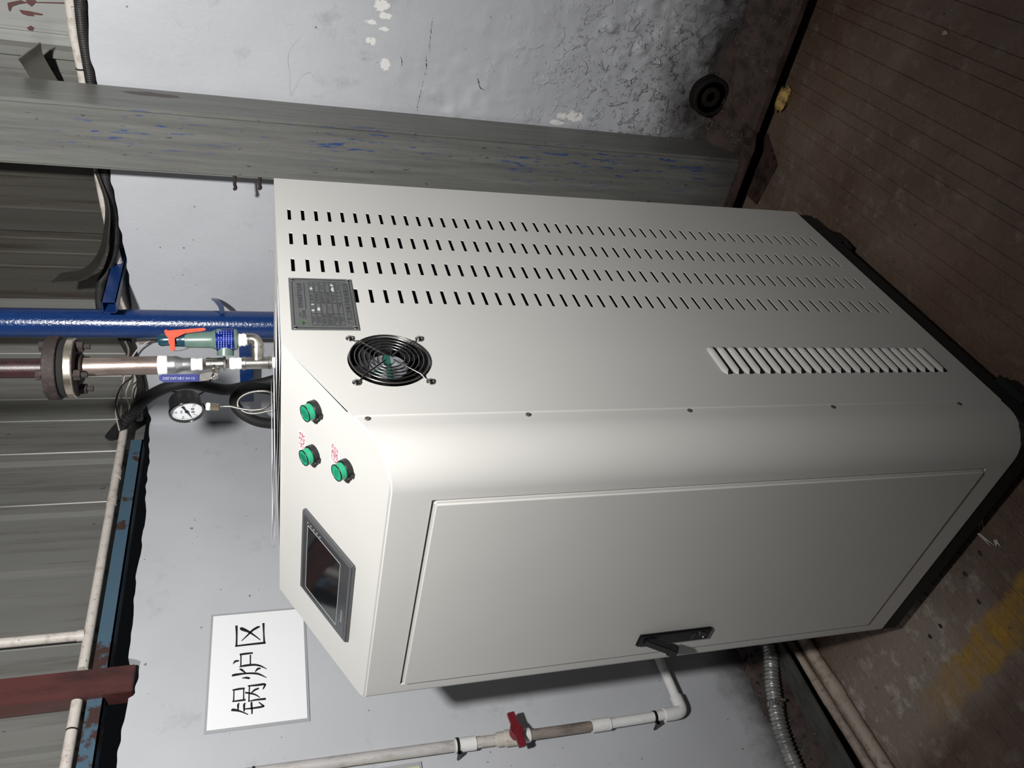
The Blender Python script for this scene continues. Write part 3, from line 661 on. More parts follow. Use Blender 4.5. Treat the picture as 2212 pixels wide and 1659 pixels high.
# the lever stands out from the plate, hinged near its upper end
ha, hb = V((-.010, .479, .688)), V((-.0375, .480, .640))
dv = (hb - ha) / np.linalg.norm(hb - ha); sv = V((0, 1, 0)); nv = np.cross(dv, sv); nv /= np.linalg.norm(nv)
mb = MB().obox((ha + hb) / 2, dv * np.linalg.norm(hb - ha) / 2, sv * .0085, nv * .0065).obox(hb - dv * .004 , dv * .009, sv * .0105, nv * .0085)
obj('lever', mb, BLACKP, hd, smooth=30, bevel=.0018)
obj('lock', MB().lathe((-.0110, .480, .572), (-1, 0, 0), [(0, .0100), (.002, .0100), (.002, .0082), (.001, .0078), (.001, 0)], 20).box(-.0125, -.011, .4705, .4895, .586, .594), plain('lock_metal', (.10, .10, .10), .25, .8), hd, smooth=30)

# sloped control panel items
nS = V((-(H - z0), 0, d_)); nS /= np.linalg.norm(nS); eU = V((0, -1, 0)); eV = V((d_, 0, H - z0)); eV /= np.linalg.norm(eV)
def SP(u, v, h=0): return V((0, 0, z0)) + eU * u + eV * v + nS * h       # u = -y, v = up the slope
def SLP(px, py, h=0): return on_plane(px, py, V((0, 0, z0)) + nS * h, nS)
c_ = (SLP(653, 1100, .006) + SLP(762, 1229, .006) + SLP(650, 1262, .006) + SLP(745, 1389, .006)) / 4
hw, hh = .0985, .072; hc = c_ - nS * (.006 + 0)
hmi = obj('touch_screen', MB().obox(hc + nS * .0030, eU * hw, eV * hh, nS * .0042), HMIF, cab, smooth=30, bevel=.0022, label='dark grey operator touch screen')
obj('inner_bezel', MB().obox(hc + nS * .0073, eU * (hw - .008), eV * (hh - .008), nS * .0004), HMIB, hmi, smooth=None)
obj('screen_glass', MB().obox(hc + nS * .0078 + eV * .004, eU * .077, eV * .046, nS * .0003), HMIS, hmi, smooth=None)
mb = MB(); e = .0008
for (u0, u1, v0_, v1_) in ((-.079, .079, -.0435, -.0425), (-.079, .079, .0515, .0525), (-.079, -.078, -.0435, .0525), (.078, .079, -.0435, .0525)):
    mb.obox(hc + nS * .0080 + eU * (u0 + u1) / 2 + eV * (v0_ + v1_) / 2, eU * (u1 - u0) / 2, eV * (v1_ - v0_) / 2, nS * .0002)
obj('screen_outline', mb, HMIL, hmi, smooth=None)
mb = MB(); put_text(mb, 'Samkoon', .0085, hc + nS * .0081 - eV * .0555 - eU * .040, eU, eV); obj('printed_name', mb, HMIL, hmi, smooth=None, fix=False)
mb = MB()
for k in range(5): mb.obox(hc + nS * .0080 + eU * .0845 + eV * (.052 - .009 * k), eU * .0009, eV * .0014, nS * .0002)
obj('status_marks', mb, HMIL, hmi, smooth=None)
# indicator lamps and stickers
lampm = mesh_of(MB().lathe((0, 0, 0), (0, 0, 1), [(0, .0150), (.0085, .0150), (.0095, .0140), (.0095, 0)], 28).box(-.003, .003, -.0175, -.013, 0, .0075), 30); lampm.name = 'lamp_bezel'; lampm.materials.append(BLACKP)
lensm = mesh_of(MB().lathe((0, 0, .0095), (0, 0, 1), [(0, .0128), (.0085, .0126), (.0095, .0118), (.0095, 0)], 28), 30); lensm.name = 'lens'; lensm.materials.append(LENS)
ringm = mesh_of(MB().torus((0, 0, .0188), (0, 0, 1), .0122, .0009, 32, 6), 80); ringm.name = 'lens_ring'; ringm.materials.append(BLACKP)
rot = Matrix(np.stack([eU, eV, nS], 1).tolist()).to_euler()
for k, (x, y) in enumerate(((.160, .052), (.160, .139), (.085, .098))):
    p = V((x, y, top(x))); lm_ = inst('indicator_lamp', lampm, cab, p, rot)
    L2 = bpy.data.objects.new('lens', lensm); COL.objects.link(L2); L2.parent = lm_
    L3 = bpy.data.objects.new('lens_ring', ringm); COL.objects.link(L3); L3.parent = lm_
    mb = MB()
    for i in range((7, 9, 2)[k]):
        w = .0078 - abs(i - (3, 4, .5)[k]) * .0011; mb.box(-w, w * random.uniform(.6, 1), (i - (3, 4, .5)[k]) * (.0026, .0020, .004)[k] - .0005, (i - (3, 4, .5)[k]) * (.0026, .0020, .004)[k] + .0005, .0189, .0192)
    me = mesh_of(mb, None); me.materials.append(LENS_D); L4 = bpy.data.objects.new('engraving', me); COL.objects.link(L4); L4.parent = lm_
for k, q in enumerate((((647, 928), (661, 943), (661, 966), (647, 975)), ((715, 957), (735, 977), (735, 1000), (713, 992)))):
    ps = [SLP(*a, .0004) for a in q]; cc = sum(ps) / 4; w, h = (.0085, .0165)[0], .0215
    so = obj('sticker', MB().prism(ps, nS * .0003), PAPER, cab, smooth=None, label='white sticker with red handwriting')
    mb = MB(); U = eU; Vv = eV
    cs = [cc]
    txt = ('缺水', '低水压')[0:2][k]
    # the writing runs along the sticker, across the slope
    for i, ch in enumerate(('缺', '水') if k == 0 else ('超', '压')):
        put_text(mb, ch, .019 if k == 0 else .018, ((ps[0] + ps[1]) / 2) * (.72 - .5 * i) + ((ps[2] + ps[3]) / 2) * (.28 + .5 * i) + nS * .0005, eU, eV, 1.0)
    obj('handwriting', mb, REDINK, so, smooth=None, fix=False)

# nameplate
npx0, npx1, npz0, npz1 = .279, .426, 1.205, 1.306
yq = yp - .0004
plate = obj('nameplate', MB().box(npx0, npx1, yq - .0014, yq, npz0, npz1), PLATE, cab, smooth=30, bevel=.0006, label='grey metal nameplate with printed table')
U, Vv = V((1, 0, 0)), V((0, 0, 1)); yt = yq - .0016
def rect(mb, x0, x1, za, zb, w=.0004):
    for a in ((x0, x1, za - w, za + w), (x0, x1, zb - w, zb + w), (x0 - w, x0 + w, za, zb), (x1 - w, x1 + w, za, zb)): mb.box(a[0], a[1], yt - .0001, yt + .0002, a[2], a[3])
mb = MB(); rect(mb, npx0 + .005, npx1 - .005, npz0 + .005, npz1 - .005, .0005)
tx0, tx1, tz1, tz0 = npx0 + .012, npx1 - .012, npz1 - .030, npz0 + .020; tw_ = (tx1 - tx0) / 4; th_ = (tz1 - tz0) / 6
for i in range(6):
    for j in range(4): rect(mb, tx0 + tw_ * j + (.001 if j == 2 else 0), tx0 + tw_ * (j + 1) - (.001 if j == 1 else 0), tz0 + th_ * i + .0009, tz0 + th_ * (i + 1) - .0009, .00025)
obj('table_lines', mb, PRINT, plate, smooth=None)
mb = MB(); o = lambda x, z: V((x, yt, z))
put_text(mb, '变频电磁蒸汽发生器', .0082, o(npx0 + .094, npz1 - .0165), U, Vv, .98)
mb.box(npx0 + .055, npx1 - .0145, yt - .0001, yt + .0001, npz1 - .0240, npz1 - .0232)
put_text(mb, '广东江信电子科技有限公司', .0100, o((npx0 + npx1) / 2 + .001, npz0 + .0115), U, Vv, .98)
put_text(mb, '江信电磁', .0062, o(npx0 + .040, npz1 - .0205), U, Vv); put_text(mb, 'KXINDZ', .0038, o(npx0 + .040, npz1 - .0145), U, Vv)
lab_l = ['产品型号', '额定电压', '额定进水量', '额定蒸汽温度', '产品编号', '厂家地址']; lab_r = ['额定功率', '额定蒸发量', '额定蒸汽压力', '最高热水温度', '制造日期', '电　话']
val_l = ['JX-20', '', 'L', '151 ℃', '', '广东佛山']; val_r = ['kW', 'kg/h', '0.8 MPa', '℃', '', '0757-2278']
for i in range(6):
    z = tz1 - th_ * (i + .5)
    for j, L_ in ((0, lab_l), (1, val_l), (2, lab_r), (3, val_r)):
        if L_[i]: put_text(mb, L_[i], .0046 if j % 2 == 0 else .0040, o(tx0 + tw_ * (j + .5) + (.008 if j % 2 and len(L_[i]) < 5 else 0), z), U, Vv)
obj('printed_text', mb, PRINT, plate, smooth=None, fix=False)
mb = MB()
for a, b, q in ((0, 0, 0.), (-.0035, .0022, .8), (.0034, .0026, -.8), (0, -.0038, 1.57)):
    cc = o(npx0 + .0175 + a, npz1 - .0185 + b); mb.prism([cc + (U * math.cos(w) * .0036 * math.cos(q) - Vv * math.cos(w) * .0036 * math.sin(q)) + (U * math.sin(q) + Vv * math.cos(q)) * math.sin(w) * .0018 for w in np.linspace(0, 2 * math.pi, 11)[:-1]], (0, -.0001, 0))
obj('green_emblem', mb, PRINT_G, plate, smooth=None)
for (u, v, a, b) in ((1.30, .5, .0035, .0028), (1.85, .5, .0015, .003), (1.42, 1.5, .0045, .0030), (3.35, .5, .004, .0030), (3.30, 4.5, .008, .0032), (3.70, 4.4, .004, .0030)):
    cc = o(tx0 + tw_ * u, tz1 - th_ * v); rr_ = [random.uniform(.6, 1.15) for _ in range(9)]
    obj('worn_patch', MB().prism([cc + U * a * q * math.cos(k * math.pi / 4.5) + Vv * b * .9 * q * math.sin(k * math.pi / 4.5) for k, q in enumerate(rr_)], (0, -.0001, 0)), PRINT_W, plate, smooth=None)
rv = mesh_of(MB().lathe((0, 0, 0), (0, -1, 0), [(0, .0036), (.001, .0034), (.002, .0020), (.0022, 0.0003)], 12), 40); rv.name = 'rivet'; rv.materials.append(CHROME)
for x in (npx0 + .006, npx1 - .006):
    for z in (npz0 + .006, npz1 - .006): inst('rivet', rv, plate, (x, yq - .0012, z))

# cooling fan behind a wire guard
fc = V((.204, 0, 1.17))
fan = obj('cooling_fan', MB().add(*(lambda n: ([(fc[0] + r_ * math.cos(2 * math.pi * k / n), yy, fc[2] + r_ * math.sin(2 * math.pi * k / n)) for yy, r_ in ((0, .0605), (.034, .0590), (.036, .0)) for k in range(n)],
    [(i * n + k, i * n + (k + 1) % n, (i + 1) * n + (k + 1) % n, (i + 1) * n + k) for i in range(2) for k in range(n)]))(40)), BLACKP, cab, smooth=40, fix=False)
obj('fan_hub', MB().lathe(fc + V((0, .03, 0)), (0, -1, 0), [(0, .030), (.018, .030), (.020, .029), (.020, 0)], 32), BLACKP, fan, smooth=35)
for k in range(7):
    a = 2 * math.pi * k / 7; e1 = V((math.cos(a), 0, math.sin(a))); e2 = V((-math.sin(a), 0, math.cos(a)))
    mb = MB(); p = [fc + V((0, .012, 0)) + e1 * .029 - e2 * .008, fc + V((0, .008, 0)) + e1 * .057 - e2 * .016, fc + V((0, .026, 0)) + e1 * .056 + e2 * .010, fc + V((0, .026, 0)) + e1 * .029 + e2 * .009]
    obj('fan_blade', mb.prism(p, (0, .0015, 0)), BLACKP, fan, smooth=None)
obj('hub_sticker', MB().lathe(fc + V((0, .0098, 0)), (0, -1, 0), [(0, .0285), (.0003, .0285), (.0003, 0)], 32), FANLAB, fan, smooth=30)
mb = MB().box(fc[0] - .028, fc[0] + .028, .0090, .0094, 1.1655, 1.1755).lathe(V((.190, .0094, 1.187)), (0, -1, 0), [(0, .007), (.0004, .007), (.0004, 0)], 16)
obj('hub_sticker_band', mb, FANGRN, fan, smooth=None)
mb = MB()
put_text(mb, 'COOLING FAN', .0055, V((.205, .0089, 1.1805)), U, Vv) if False else None
guard = obj('fan_guard', MB().torus(fc + V((0, -.0060, 0)), (0, 1, 0), .058, .0013, 48, 6), WIRE, cab, smooth=80)
for i, r_ in enumerate((.0505, .0435, .0365, .0295, .0225)): obj('guard_ring', MB().torus(fc + V((0, -.0072 , 0)), (0, 1, 0), r_, .0010, 44, 6), WIRE, guard, smooth=80)
for a in (45, 135, 225, 315):
    e1 = V((math.cos(math.radians(a)), 0, math.sin(math.radians(a)))); yo = V((0, -.0080, 0))
    obj('guard_spoke', MB().tube([fc + yo + e1 * .008, fc + yo + e1 * .058, fc + V((0, -.0040, 0)) + e1 * .064, fc + V((0, -.0030, 0)) + e1 * .069], .0012, 8), WIRE, guard, smooth=60)
    e2 = np.cross(e1, V((0, 1, 0)))
    obj('guard_lug', MB().torus(fc + V((0, -.0036, 0)) + e1 * .0745, (0, 1, 0), .0052, .0012, 20, 6), WIRE, guard, smooth=80)
    obj('guard_screw', MB().lathe(fc + V((0, -.002, 0)) + e1 * .0745, (0, -1, 0), [(0, .0040), (.0028, .0048), (.0052, .0036), (.0060, .0010), (.0060, 0)], 14), CHROME, guard, smooth=40)

# black base frame and casters
obj('base_frame', MB().box(.004, D - .004, .004, .034, .055, B - .001).box(.004, D - .004, W - .034, W - .004, .055, B - .001).box(.004, .034, .034, W - .034, .055, B - .001).box(D - .034, D - .004, .034, W - .034, .055, B - .001), BLACKM, cab, smooth=20)
CAST = plain('dark_caster', (.010, .013, .014), .45)
def caster(x, y):
    c_ = obj('caster', MB().box(x - .034, x + .034, y - .026, y + .034, .050, .055), CAST, cab, smooth=20)
    obj('fork', MB().box(x - .026, x + .026, y - .022, y - .017, .018, .050).box(x - .026, x + .026, y + .017, y + .022, .018, .050).box(x - .026, x + .026, y - .022, y + .022, .044, .050), CAST, c_, smooth=20, bevel=.002)
    obj('wheel', MB().lathe((x + .004, y - .0145, .0235), (0, 1, 0), [(0, .020), (.003, .0235), (.026, .0235), (.029, .020)], 24), BLACKM, c_, smooth=35)
    obj('brake_pedal', MB().prism([(x - .034, y - .030, .040), (x - .034, y + .018, .040), (x - .058, y + .014, .034), (x - .058, y - .026, .034)], (0, 0, .005)), CAST, c_, smooth=20, bevel=.001)
for x, y in ((.112, .018), (.700, .030), (.112, .540), (.700, .540)): caster(x, y)

# sheets of paper on the cabinet top
tops = ((.252, .468, .020, .330, .0006, .0025), (.252, .47, .060, .380, .0036, .0025), (.250, .455, .160, .455, .0066, .0030), (.252, .46, .235, .462, .0100, .0025))
for k, (x0, x1, y0, y1, dz, cu) in enumerate(tops):
    mb = MB(); nX, nY = 6, 14
    for i in range(nX + 1):
        for j in range(nY + 1):
            u, v = i / nX, j / nY; mb.v.append((x0 + (x1 - x0) * u, y0 + (y1 - y0) * v, H + dz + .0004 * k + cu * (1 - u) ** 2 * (.4 + .6 * math.sin(v * 5 + k * 1.3) ** 2)))
    mb.f = [(i * (nY + 1) + j, (i + 1) * (nY + 1) + j, (i + 1) * (nY + 1) + j + 1, i * (nY + 1) + j + 1) for i in range(nX) for j in range(nY)]
    o_ = obj('paper_sheet', mb, PAPER, smooth=60, **lb('loose white paper sheet in a thin pile on the cabinet top', 'paper', 'paper sheets on the cabinet top'))
    o_.modifiers.new('t', 'SOLIDIFY').thickness = .0003

# ------------------------------------------------------------------ steam outlet on the cabinet top
nA = V((.795, .606, 0)); nA /= np.linalg.norm(nA); AX = V((.52, .245, 1.32))
def A(px, py, o=0.0): return on_plane(px, py, AX + o * nA, nA)
UP = V((0, 0, 1)); RT = V((nA[1], -nA[0], 0))      # picture-left is up; RT points to the right when standing upright
k_px = float(np.linalg.norm(A(500, 780) - A(500, 790)) / 10)
def axis_prof(p0, p1, segs):                        # segs: (px from, px to, radius px from, radius px to) measured along p0->p1 in pixels
    p0w, p1w = A(*p0), A(*p1); L_ = math.hypot(p1[0] - p0[0], p1[1] - p0[1]); u = (p1w - p0w) / L_
    return p0w, u, [(q * np.linalg.norm(u), r_ * k_px) for q, r_ in segs]
def rod(name, p0, p1, segs, mat, parent, n=24, sm=35, **kw):
    o_, u, pf = axis_prof(p0, p1, segs); return obj(name, MB().lathe(o_, u, pf, n), mat, parent, smooth=sm, **kw)
def ctr(x): return 783.5 + (585 - x) * .0225        # axis of the outlet column in picture rows
def seg(name, xa, xb, prof, mat, parent, **kw):     # from picture column xa (lower) to xb (upper)
    L_ = xa - xb; return rod(name, (xa, ctr(xa)), (xb, ctr(xb)), [(L_ * a, r_) for a, r_ in prof], mat, parent, **kw)
ov = thing('steam_outlet_valve', 'stainless tee and ball valve with blue lever on the cabinet steam outlet', 'valve', (*A(600, 783)[:2], H))
seg('tape', 606, 584, [(0, 11.5), (.15, 12.5), (.5, 12), (.85, 12.6), (1, 11.5)], TAPE, ov)
seg('tee', 587, 522, [(0, 14.5), (.10, 15), (.12, 13.2), (.86, 13.2), (.88, 15), (1, 14.5)], STEEL, ov)
rod('tee_branch', (556, 778), (556, 741), [(0, 12.5), (12, 13.0), (20, 14.5), (26, 14.5), (27, 12), (30, 12), (31, 14), (36, 14)], STEEL, ov)
el = [A(556, 748), A(555.5, 741), A(552, 735), A(546, 732), A(539, 732), A(533, 732.5)]
obj('elbow', MB().tube(spline(el, 5), [k_px * 13.5] * 3 + [k_px * 12.2] * 20 + [k_px * 13.8] * 3, 20), STEEL, ov)
seg('tape', 523, 496, [(0, 12), (.2, 13.5), (.5, 12.6), (.8, 13.6), (1, 12)], TAPE, ov)
seg('nipple', 497, 486, [(0, 10.5), (1, 10.5)], STEEL, ov, n=6, sm=20)
seg('valve_body', 488, 446, [(0, 15), (.10, 16), (.13, 13.5), (.75, 13.5), (.77, 14.5), (1, 14.5)], STEEL, ov)
seg('hex_end', 447, 437, [(0, 13), (1, 13)], STEEL, ov, n=6, sm=20)
seg('tape', 438, 412, [(0, 13), (.2, 13.5), (.45, 12.4), (.6, 13.3), (.85, 14), (1, 13)], TAPE, ov)
vc = A(463, ctr(463)); vd = -nA * .45 - RT * .9; vd /= np.linalg.norm(vd)          # stem points to the lower left of the upright view
obj('valve_stem', MB().lathe(vc, vd, [(0, .010), (.013, .010), (.013, .0085), (.020, .0085), (.020, .0052), (.030, .0052), (.030, 0)], 18), STEEL, ov, smooth=30)
obj('stem_nut', MB().lathe(vc + vd * .021, vd, [(0, .0072), (.007, .0072)], 6), CHROME, ov, smooth=20)
def Ap(px, py, dep): return A(px, py, dep)
l0 = vc + vd * .021
pl = [Ap(472, 800, -.010), Ap(452, 796, -.012), Ap(432, 808, -.018), Ap(430, 824, -.018), Ap(446, 822, -.014), Ap(470, 815, -.010)]
obj('lever_plate', MB().prism(pl, -nA * .0022), STEEL, ov, smooth=None)
hl = [(431, 808), (352, 808.5), (346, 811), (343, 815), (345, 820), (352, 825), (360, 826), (431, 824)]
lev = obj('lever', MB().prism([A(a, b, -.017) for a, b in hl], -nA * .006), LEVB, ov, smooth=30, bevel=.0012, label='blue plastic lever sleeve')
mb = MB(); put_text(mb, 'DELVALVE', .0068, A(372, 817, -.0236), -UP, -RT); put_text(mb, '1/2 304 CE', .0055, A(405, 817, -.0236), -UP, -RT)
obj('lever_print', mb, WHITE_T, lev, smooth=None, fix=False)
# riser and flanges
rs = thing('steam_riser_pipe', 'bare steel riser pipe with a bolted flange and dark red pipe above', 'pipe', A(365, 790))
seg('check_fitting', 414, 360, [(0, 13), (.1, 15), (.3, 14.5), (.42, 16), (.58, 19), (.62, 20), (.66, 18.8), (1, 19)], GALV, rs)
seg('tape', 364, 341, [(0, 18), (.1, 20.5), (.9, 21), (1, 19)], TAPE, rs)
seg('pipe', 342, 150, [(0, 19.5), (1, 19.8)], RISER, rs)
zf1, zf2 = A(150, 794)[2], A(96, 795)[2]; fcx = A(130, 795); fr = 65 * k_px
def disc(name, za, zb, r_, mat, e=.0015): return obj(name, MB().lathe((fcx[0], fcx[1], za), UP, [(0, r_ - e), (e, r_), (zb - za - e, r_), (zb - za, r_ - e)], 40), mat, rs, smooth=30)
disc('lower_flange', 1.660, 1.673, fr * .94, FLSTEEL); disc('flange_boss', 1.650, 1.661, fr * .46, RUST)
disc('lower_flange_face', 1.6585, 1.6602, fr * .90, RUST); disc('gasket', 1.673, 1.684, fr * .90, GAP); disc('upper_flange', 1.684, 1.704, fr, RUST); disc('weld_collar', 1.704, 1.712, .024, RUSTRED)
obj('upper_pipe', MB().tube([(fcx[0], fcx[1], 1.70), (fcx[0] - .001, fcx[1] + .001, 2.5)], .0172, 22), RUSTRED, rs)
bm_ = mesh_of(MB().lathe((0, 0, 0), (0, 0, 1), [(-.022, .0052), (-.012, .0052), (-.012, .0098), (0, .0098)], 6).lathe((0, 0, 0), (0, 0, 1), [(-.0225, .0050), (.055, .0050)], 10).lathe((0, 0, .047), (0, 0, 1), [(0, .0098), (.009, .0098)], 6), 25); bm_.name = 'flange_bolt'; bm_.materials.append(RUST)
for k in range(4):
    a = math.radians(20 + 90 * k); inst('flange_bolt', bm_, rs, (fcx[0] + fr * .70 * math.cos(a), fcx[1] + fr * .70 * math.sin(a), 1.659))
# safety valve
sv = thing('safety_valve', 'green safety valve with orange lever and blue label band beside the riser', 'safety valve', A(533, 733))
def seg2(name, xa, xb, prof, mat, dy=0, **kw):
    L_ = xa - xb; return rod(name, (xa, 733.5 + dy), (xb, 735 + dy), [(L_ * a, r_) for a, r_ in prof], mat, sv, **kw)
seg2('tape', 534, 512, [(0, 12), (.3, 14.5), (.55, 13), (.8, 14.8), (1, 14)], TAPE)
body = seg2('body', 514, 400, [(0, 18), (.02, 22.5), (.10, 23.5), (.40, 23.5), (.46, 20), (.50, 18), (1, 16.2)], SVG)
band = seg2('label_band', 506, 467, [(0, 24.0), (1, 24.0)], SVB)
mb = MB()
for i in range(6):
    for j in range(9):
        a = A(472 + i * 5.6, 716 + j * 4.4, -(.0272 * math.sqrt(max(.02, 1 - ((716 + j * 4.4 - 734.3) / 24.0) ** 2)) * (24.0 * k_px / .0272)) - .0004)
        if random.random() < .85: mb.obox(a, UP * .0007, RT * .0013, nA * .0003)
obj('band_print', mb, SVT, band, smooth=None)
seg2('bonnet', 402, 370, [(0, 15.5), (.3, 15.5), (.35, 14.8), (1, 14)], SVD)
seg2('cap', 372, 342, [(0, 9), (.12, 9), (.14, 13), (.8, 13.2), (1, 10)], SVD)
obj('side_outlet', MB().tube([A(487, 748), A(487, 768)], [17 * k_px, 17.5 * k_px], 24), SVG, sv)
ol = [(356, 718), (362, 714), (400, 711), (440, 708), (445, 710), (444, 714), (432, 716), (400, 720), (386, 727), (378, 730), (378, 756), (374, 759), (368, 757), (366, 742), (363, 740), (365, 732), (358, 724)]
obj('lever', MB().prism([A(a, b, -.0165) for a, b in ol], -nA * .003), ORANGE, sv, smooth=25, bevel=.0008, label='orange lift lever')
obj('lever', MB().prism([A(a, b, .0165) for a, b in ol[:2] + ol[6:]], nA * .003), ORANGE, sv, smooth=25, bevel=.0008)
obj('lever_bridge', MB().tube([A(359, 716, -.0165), A(359, 716, .0165)], .0035, 8), ORANGE, sv)
sw_ = [A(372, 757, -.018), A(382, 758, -.02), A(395, 756, -.02), A(409, 752, -.019)]
obj('seal_wire', MB().tube(spline(sw_, 4), .0007, 6), STEEL, sv)
# pressure gauge with siphon loop
gc = A(401, 876, 0.0); gn = V((-.93, .20, -.16)); gn /= np.linalg.norm(gn)
pg = thing('pressure_gauge', 'round pressure gauge with white dial on a coiled siphon tube', 'gauge', A(598, 885))
gR = 33.5 * k_px
obj('case', MB().lathe(gc + -gn * .016, gn, [(0, gR * .90), (.003, gR * .96), (.026, gR * .97), (.027, gR * 1.05), (.032, gR * 1.05), (.0325, gR * .96), (.0285, gR * .93), (.0285, 0)], 44), BLACKP, pg, smooth=30)
obj('bezel_ring', MB().torus(gc + gn * .0165, gn, gR * 1.0, .0012, 44, 6), plain('dark_chrome', (.12, .12, .12), .15, 1), pg, smooth=80)
dl_ = obj('dial', MB().lathe(gc + gn * .0123, gn, [(0, gR * .92), (.0008, gR * .92), (.0008, 0)], 44), DIAL, pg, smooth=30)
gu = V((0, 0, 1)) - gn * gn[2]; gu /= np.linalg.norm(gu); gr = np.cross(gu, gn)          # up and right on the dial
mb = MB(); fo = gc + gn * .0135
for i in range(33):
    a = math.radians(225 - 270 * i / 32); e1 = gr * math.cos(a) + gu * math.sin(a); e2 = np.cross(gn, e1); L_ = .0030 if i % 8 == 0 else .0017
    mb.obox(fo + e1 * (gR * .84 - L_ / 2), e1 * L_ / 2, e2 * (.00045 if i % 8 == 0 else .00025), gn * .0001)
for i, tx in enumerate(('0', '0.4', '0.8', '1.2', '1.6')):
    a = math.radians(225 - 270 * i / 4); put_text(mb, tx, .0058, fo + (gr * math.cos(a) + gu * math.sin(a)) * gR * .62, gr, gu)
put_text(mb, 'MPa', .0055, fo + gu * gR * .30, gr, gu)
for a in (-1, 1): mb.torus(fo - gu * gR * .36 + gr * a * .0045, gn, .0022, .0006, 12, 5)
obj('dial_print', mb, INK, dl_, smooth=None, fix=False)
a = math.radians(200); e1 = gr * math.cos(a) + gu * math.sin(a); e2 = np.cross(gn, e1)
obj('needle', MB().prism([fo + gn * .001 + e1 * .024 , fo + gn * .001 + e1 * .002 + e2 * .0014, fo + gn * .001 - e1 * .008 + e2 * .0012, fo + gn * .001 - e1 * .018 + e2 * .0024, fo + gn * .001 - e1 * .018 - e2 * .0024, fo + gn * .001 - e1 * .008 - e2 * .0012, fo + gn * .001 + e1 * .002 - e2 * .0014], gn * .0006).lathe(fo, gn, [(0, .0032), (.0022, .0030)], 14), INK, pg, smooth=None)
rod('socket', (430, 877), (446, 878.5), [(0, 8), (16, 8)], BLACKP, pg, n=4, sm=20)
rod('tape', (445, 878), (455, 878.5), [(0, 7), (2, 8.6), (8, 8.6), (10, 7)], TAPE, pg)
rod('nut', (454, 878.4), (474, 879.2), [(0, 8.4), (19, 8.0)], BRASS, pg, n=6, sm=20)
sp_ = [(473, 879, 0), (486, 878, 0), (500, 878.5, -.002), (520, 883, -.006), (545, 886, -.010), (568, 883, -.012), (584, 872, -.010), (591, 858, -.004), (582, 847, .004), (560, 845, .010), (537, 849, .012), (519, 859, .012), (513, 872, .010), (519, 884, .008), (535, 892, .006), (555, 893, .004), (580, 888, .002), (604, 884, 0)]
obj('siphon_tube', MB().tube(spline([A(a, b, c_) for a, b, c_ in sp_], 7), 2.7 * k_px, 10), plain('dull_tube_steel', (.20, .19, .175), .38, .9), pg, smooth=80)

# ------------------------------------------------------------------ blue pipe on the right wall with brackets
bx, by = 1.150, .594
bp = thing('blue_pipe', 'thick glossy blue vertical pipe on brackets in front of the right wall', 'pipe', (bx, by, 0))
obj('pipe', MB().tube([(bx, by, .086), (bx, by, .9), (bx, by, 1.6), (bx, by, 2.5)], .0375, 28), BLUEP, bp)
# hollow square bracket over the ledge
by1 = on(236, 664, 0, 1.092)[1]; bz1 = on(236, 664, 0, 1.092)[2]; hs, wt = .0165, .0025
mb = MB(); 
for (a0, a1, c0, c1) in ((-hs, hs, hs - wt, hs), (-hs, hs, -hs, -hs + wt), (-hs, -hs + wt, -hs, hs), (hs - wt, hs, -hs, hs)): mb.box(1.092, 1.36, by1 + a0, by1 + a1, bz1 + c0, bz1 + c1)
obj('square_bracket', mb, BLUEP, bp, smooth=20)
obj('bracket_bore', MB().box(1.13, 1.14, by1 - hs + wt, by1 + hs - wt, bz1 - hs + wt, bz1 + hs - wt), GAP, bp, smooth=None)
ca, cb = on(531, 735, 0, 1.195), on(531, 862, 0, 1.195)
obj('wall_bracket', MB().box(1.180, 1.250, ca[1] - .03, cb[1], ca[2] - .0185, ca[2] + .0185), BLUEP, bp, smooth=20, bevel=.002)
cp = [on(462, 646, 0, 1.245), on(468, 650, 0, 1.21), on(477, 662, 0, 1.17), on(480, 676, 0, 1.135)]
mb = MB(); q = spline(cp, 4)
for i in range(len(q) - 1): 
    t_ = q[i + 1] - q[i]; L_ = np.linalg.norm(t_); t_ /= L_; s2 = np.cross(t_, UP); s2 /= np.linalg.norm(s2); mb.obox((q[i] + q[i + 1]) / 2, t_ * L_ * .55, np.cross(s2, t_) * .0065, s2 * .0025)
obj('wall_clip', mb, BLUEP, bp, smooth=40)
# black hose and cables behind the cabinet top
h1 = [(232, 955, 1.29), (250, 933, 1.26), (262, 920, 1.235), (285, 893, 1.225), (320, 858, 1.21), (365, 835, 1.20), (410, 828, 1.20), (450, 836, 1.20), (490, 842, 1.19), (530, 836, 1.155), (570, 828, 1.15), (600, 820, 1.15), (640, 816, 1.15)]
hp_ = resample(spline([on(a, b, 0, c_) for a, b, c_ in h1], 8), .004)
obj('black_hose', MB().tube(hp_, [.0165 + .0013 * (math.sin(i * 1.7) if i < 70 else 0) for i in range(len(hp_))], 14), BLACKM, **lb('thick black hose arching from the ledge corner down behind the pressure gauge', 'hose'))
h2 = [(620, 912, 1.05), (590, 915, 1.05), (555, 910, 1.05), (525, 895, 1.06), (508, 875, 1.08), (510, 856, 1.09), (524, 842, 1.10), (552, 838, 1.09), (590, 842, 1.07), (630, 846, 1.06)]
obj('black_hose', MB().tube(spline([on(a, b, 0, c_) for a, b, c_ in h2], 8), .0150, 14), BLACKM, **lb('black ribbed hose looping round the lower blue bracket behind the siphon tube', 'hose'))
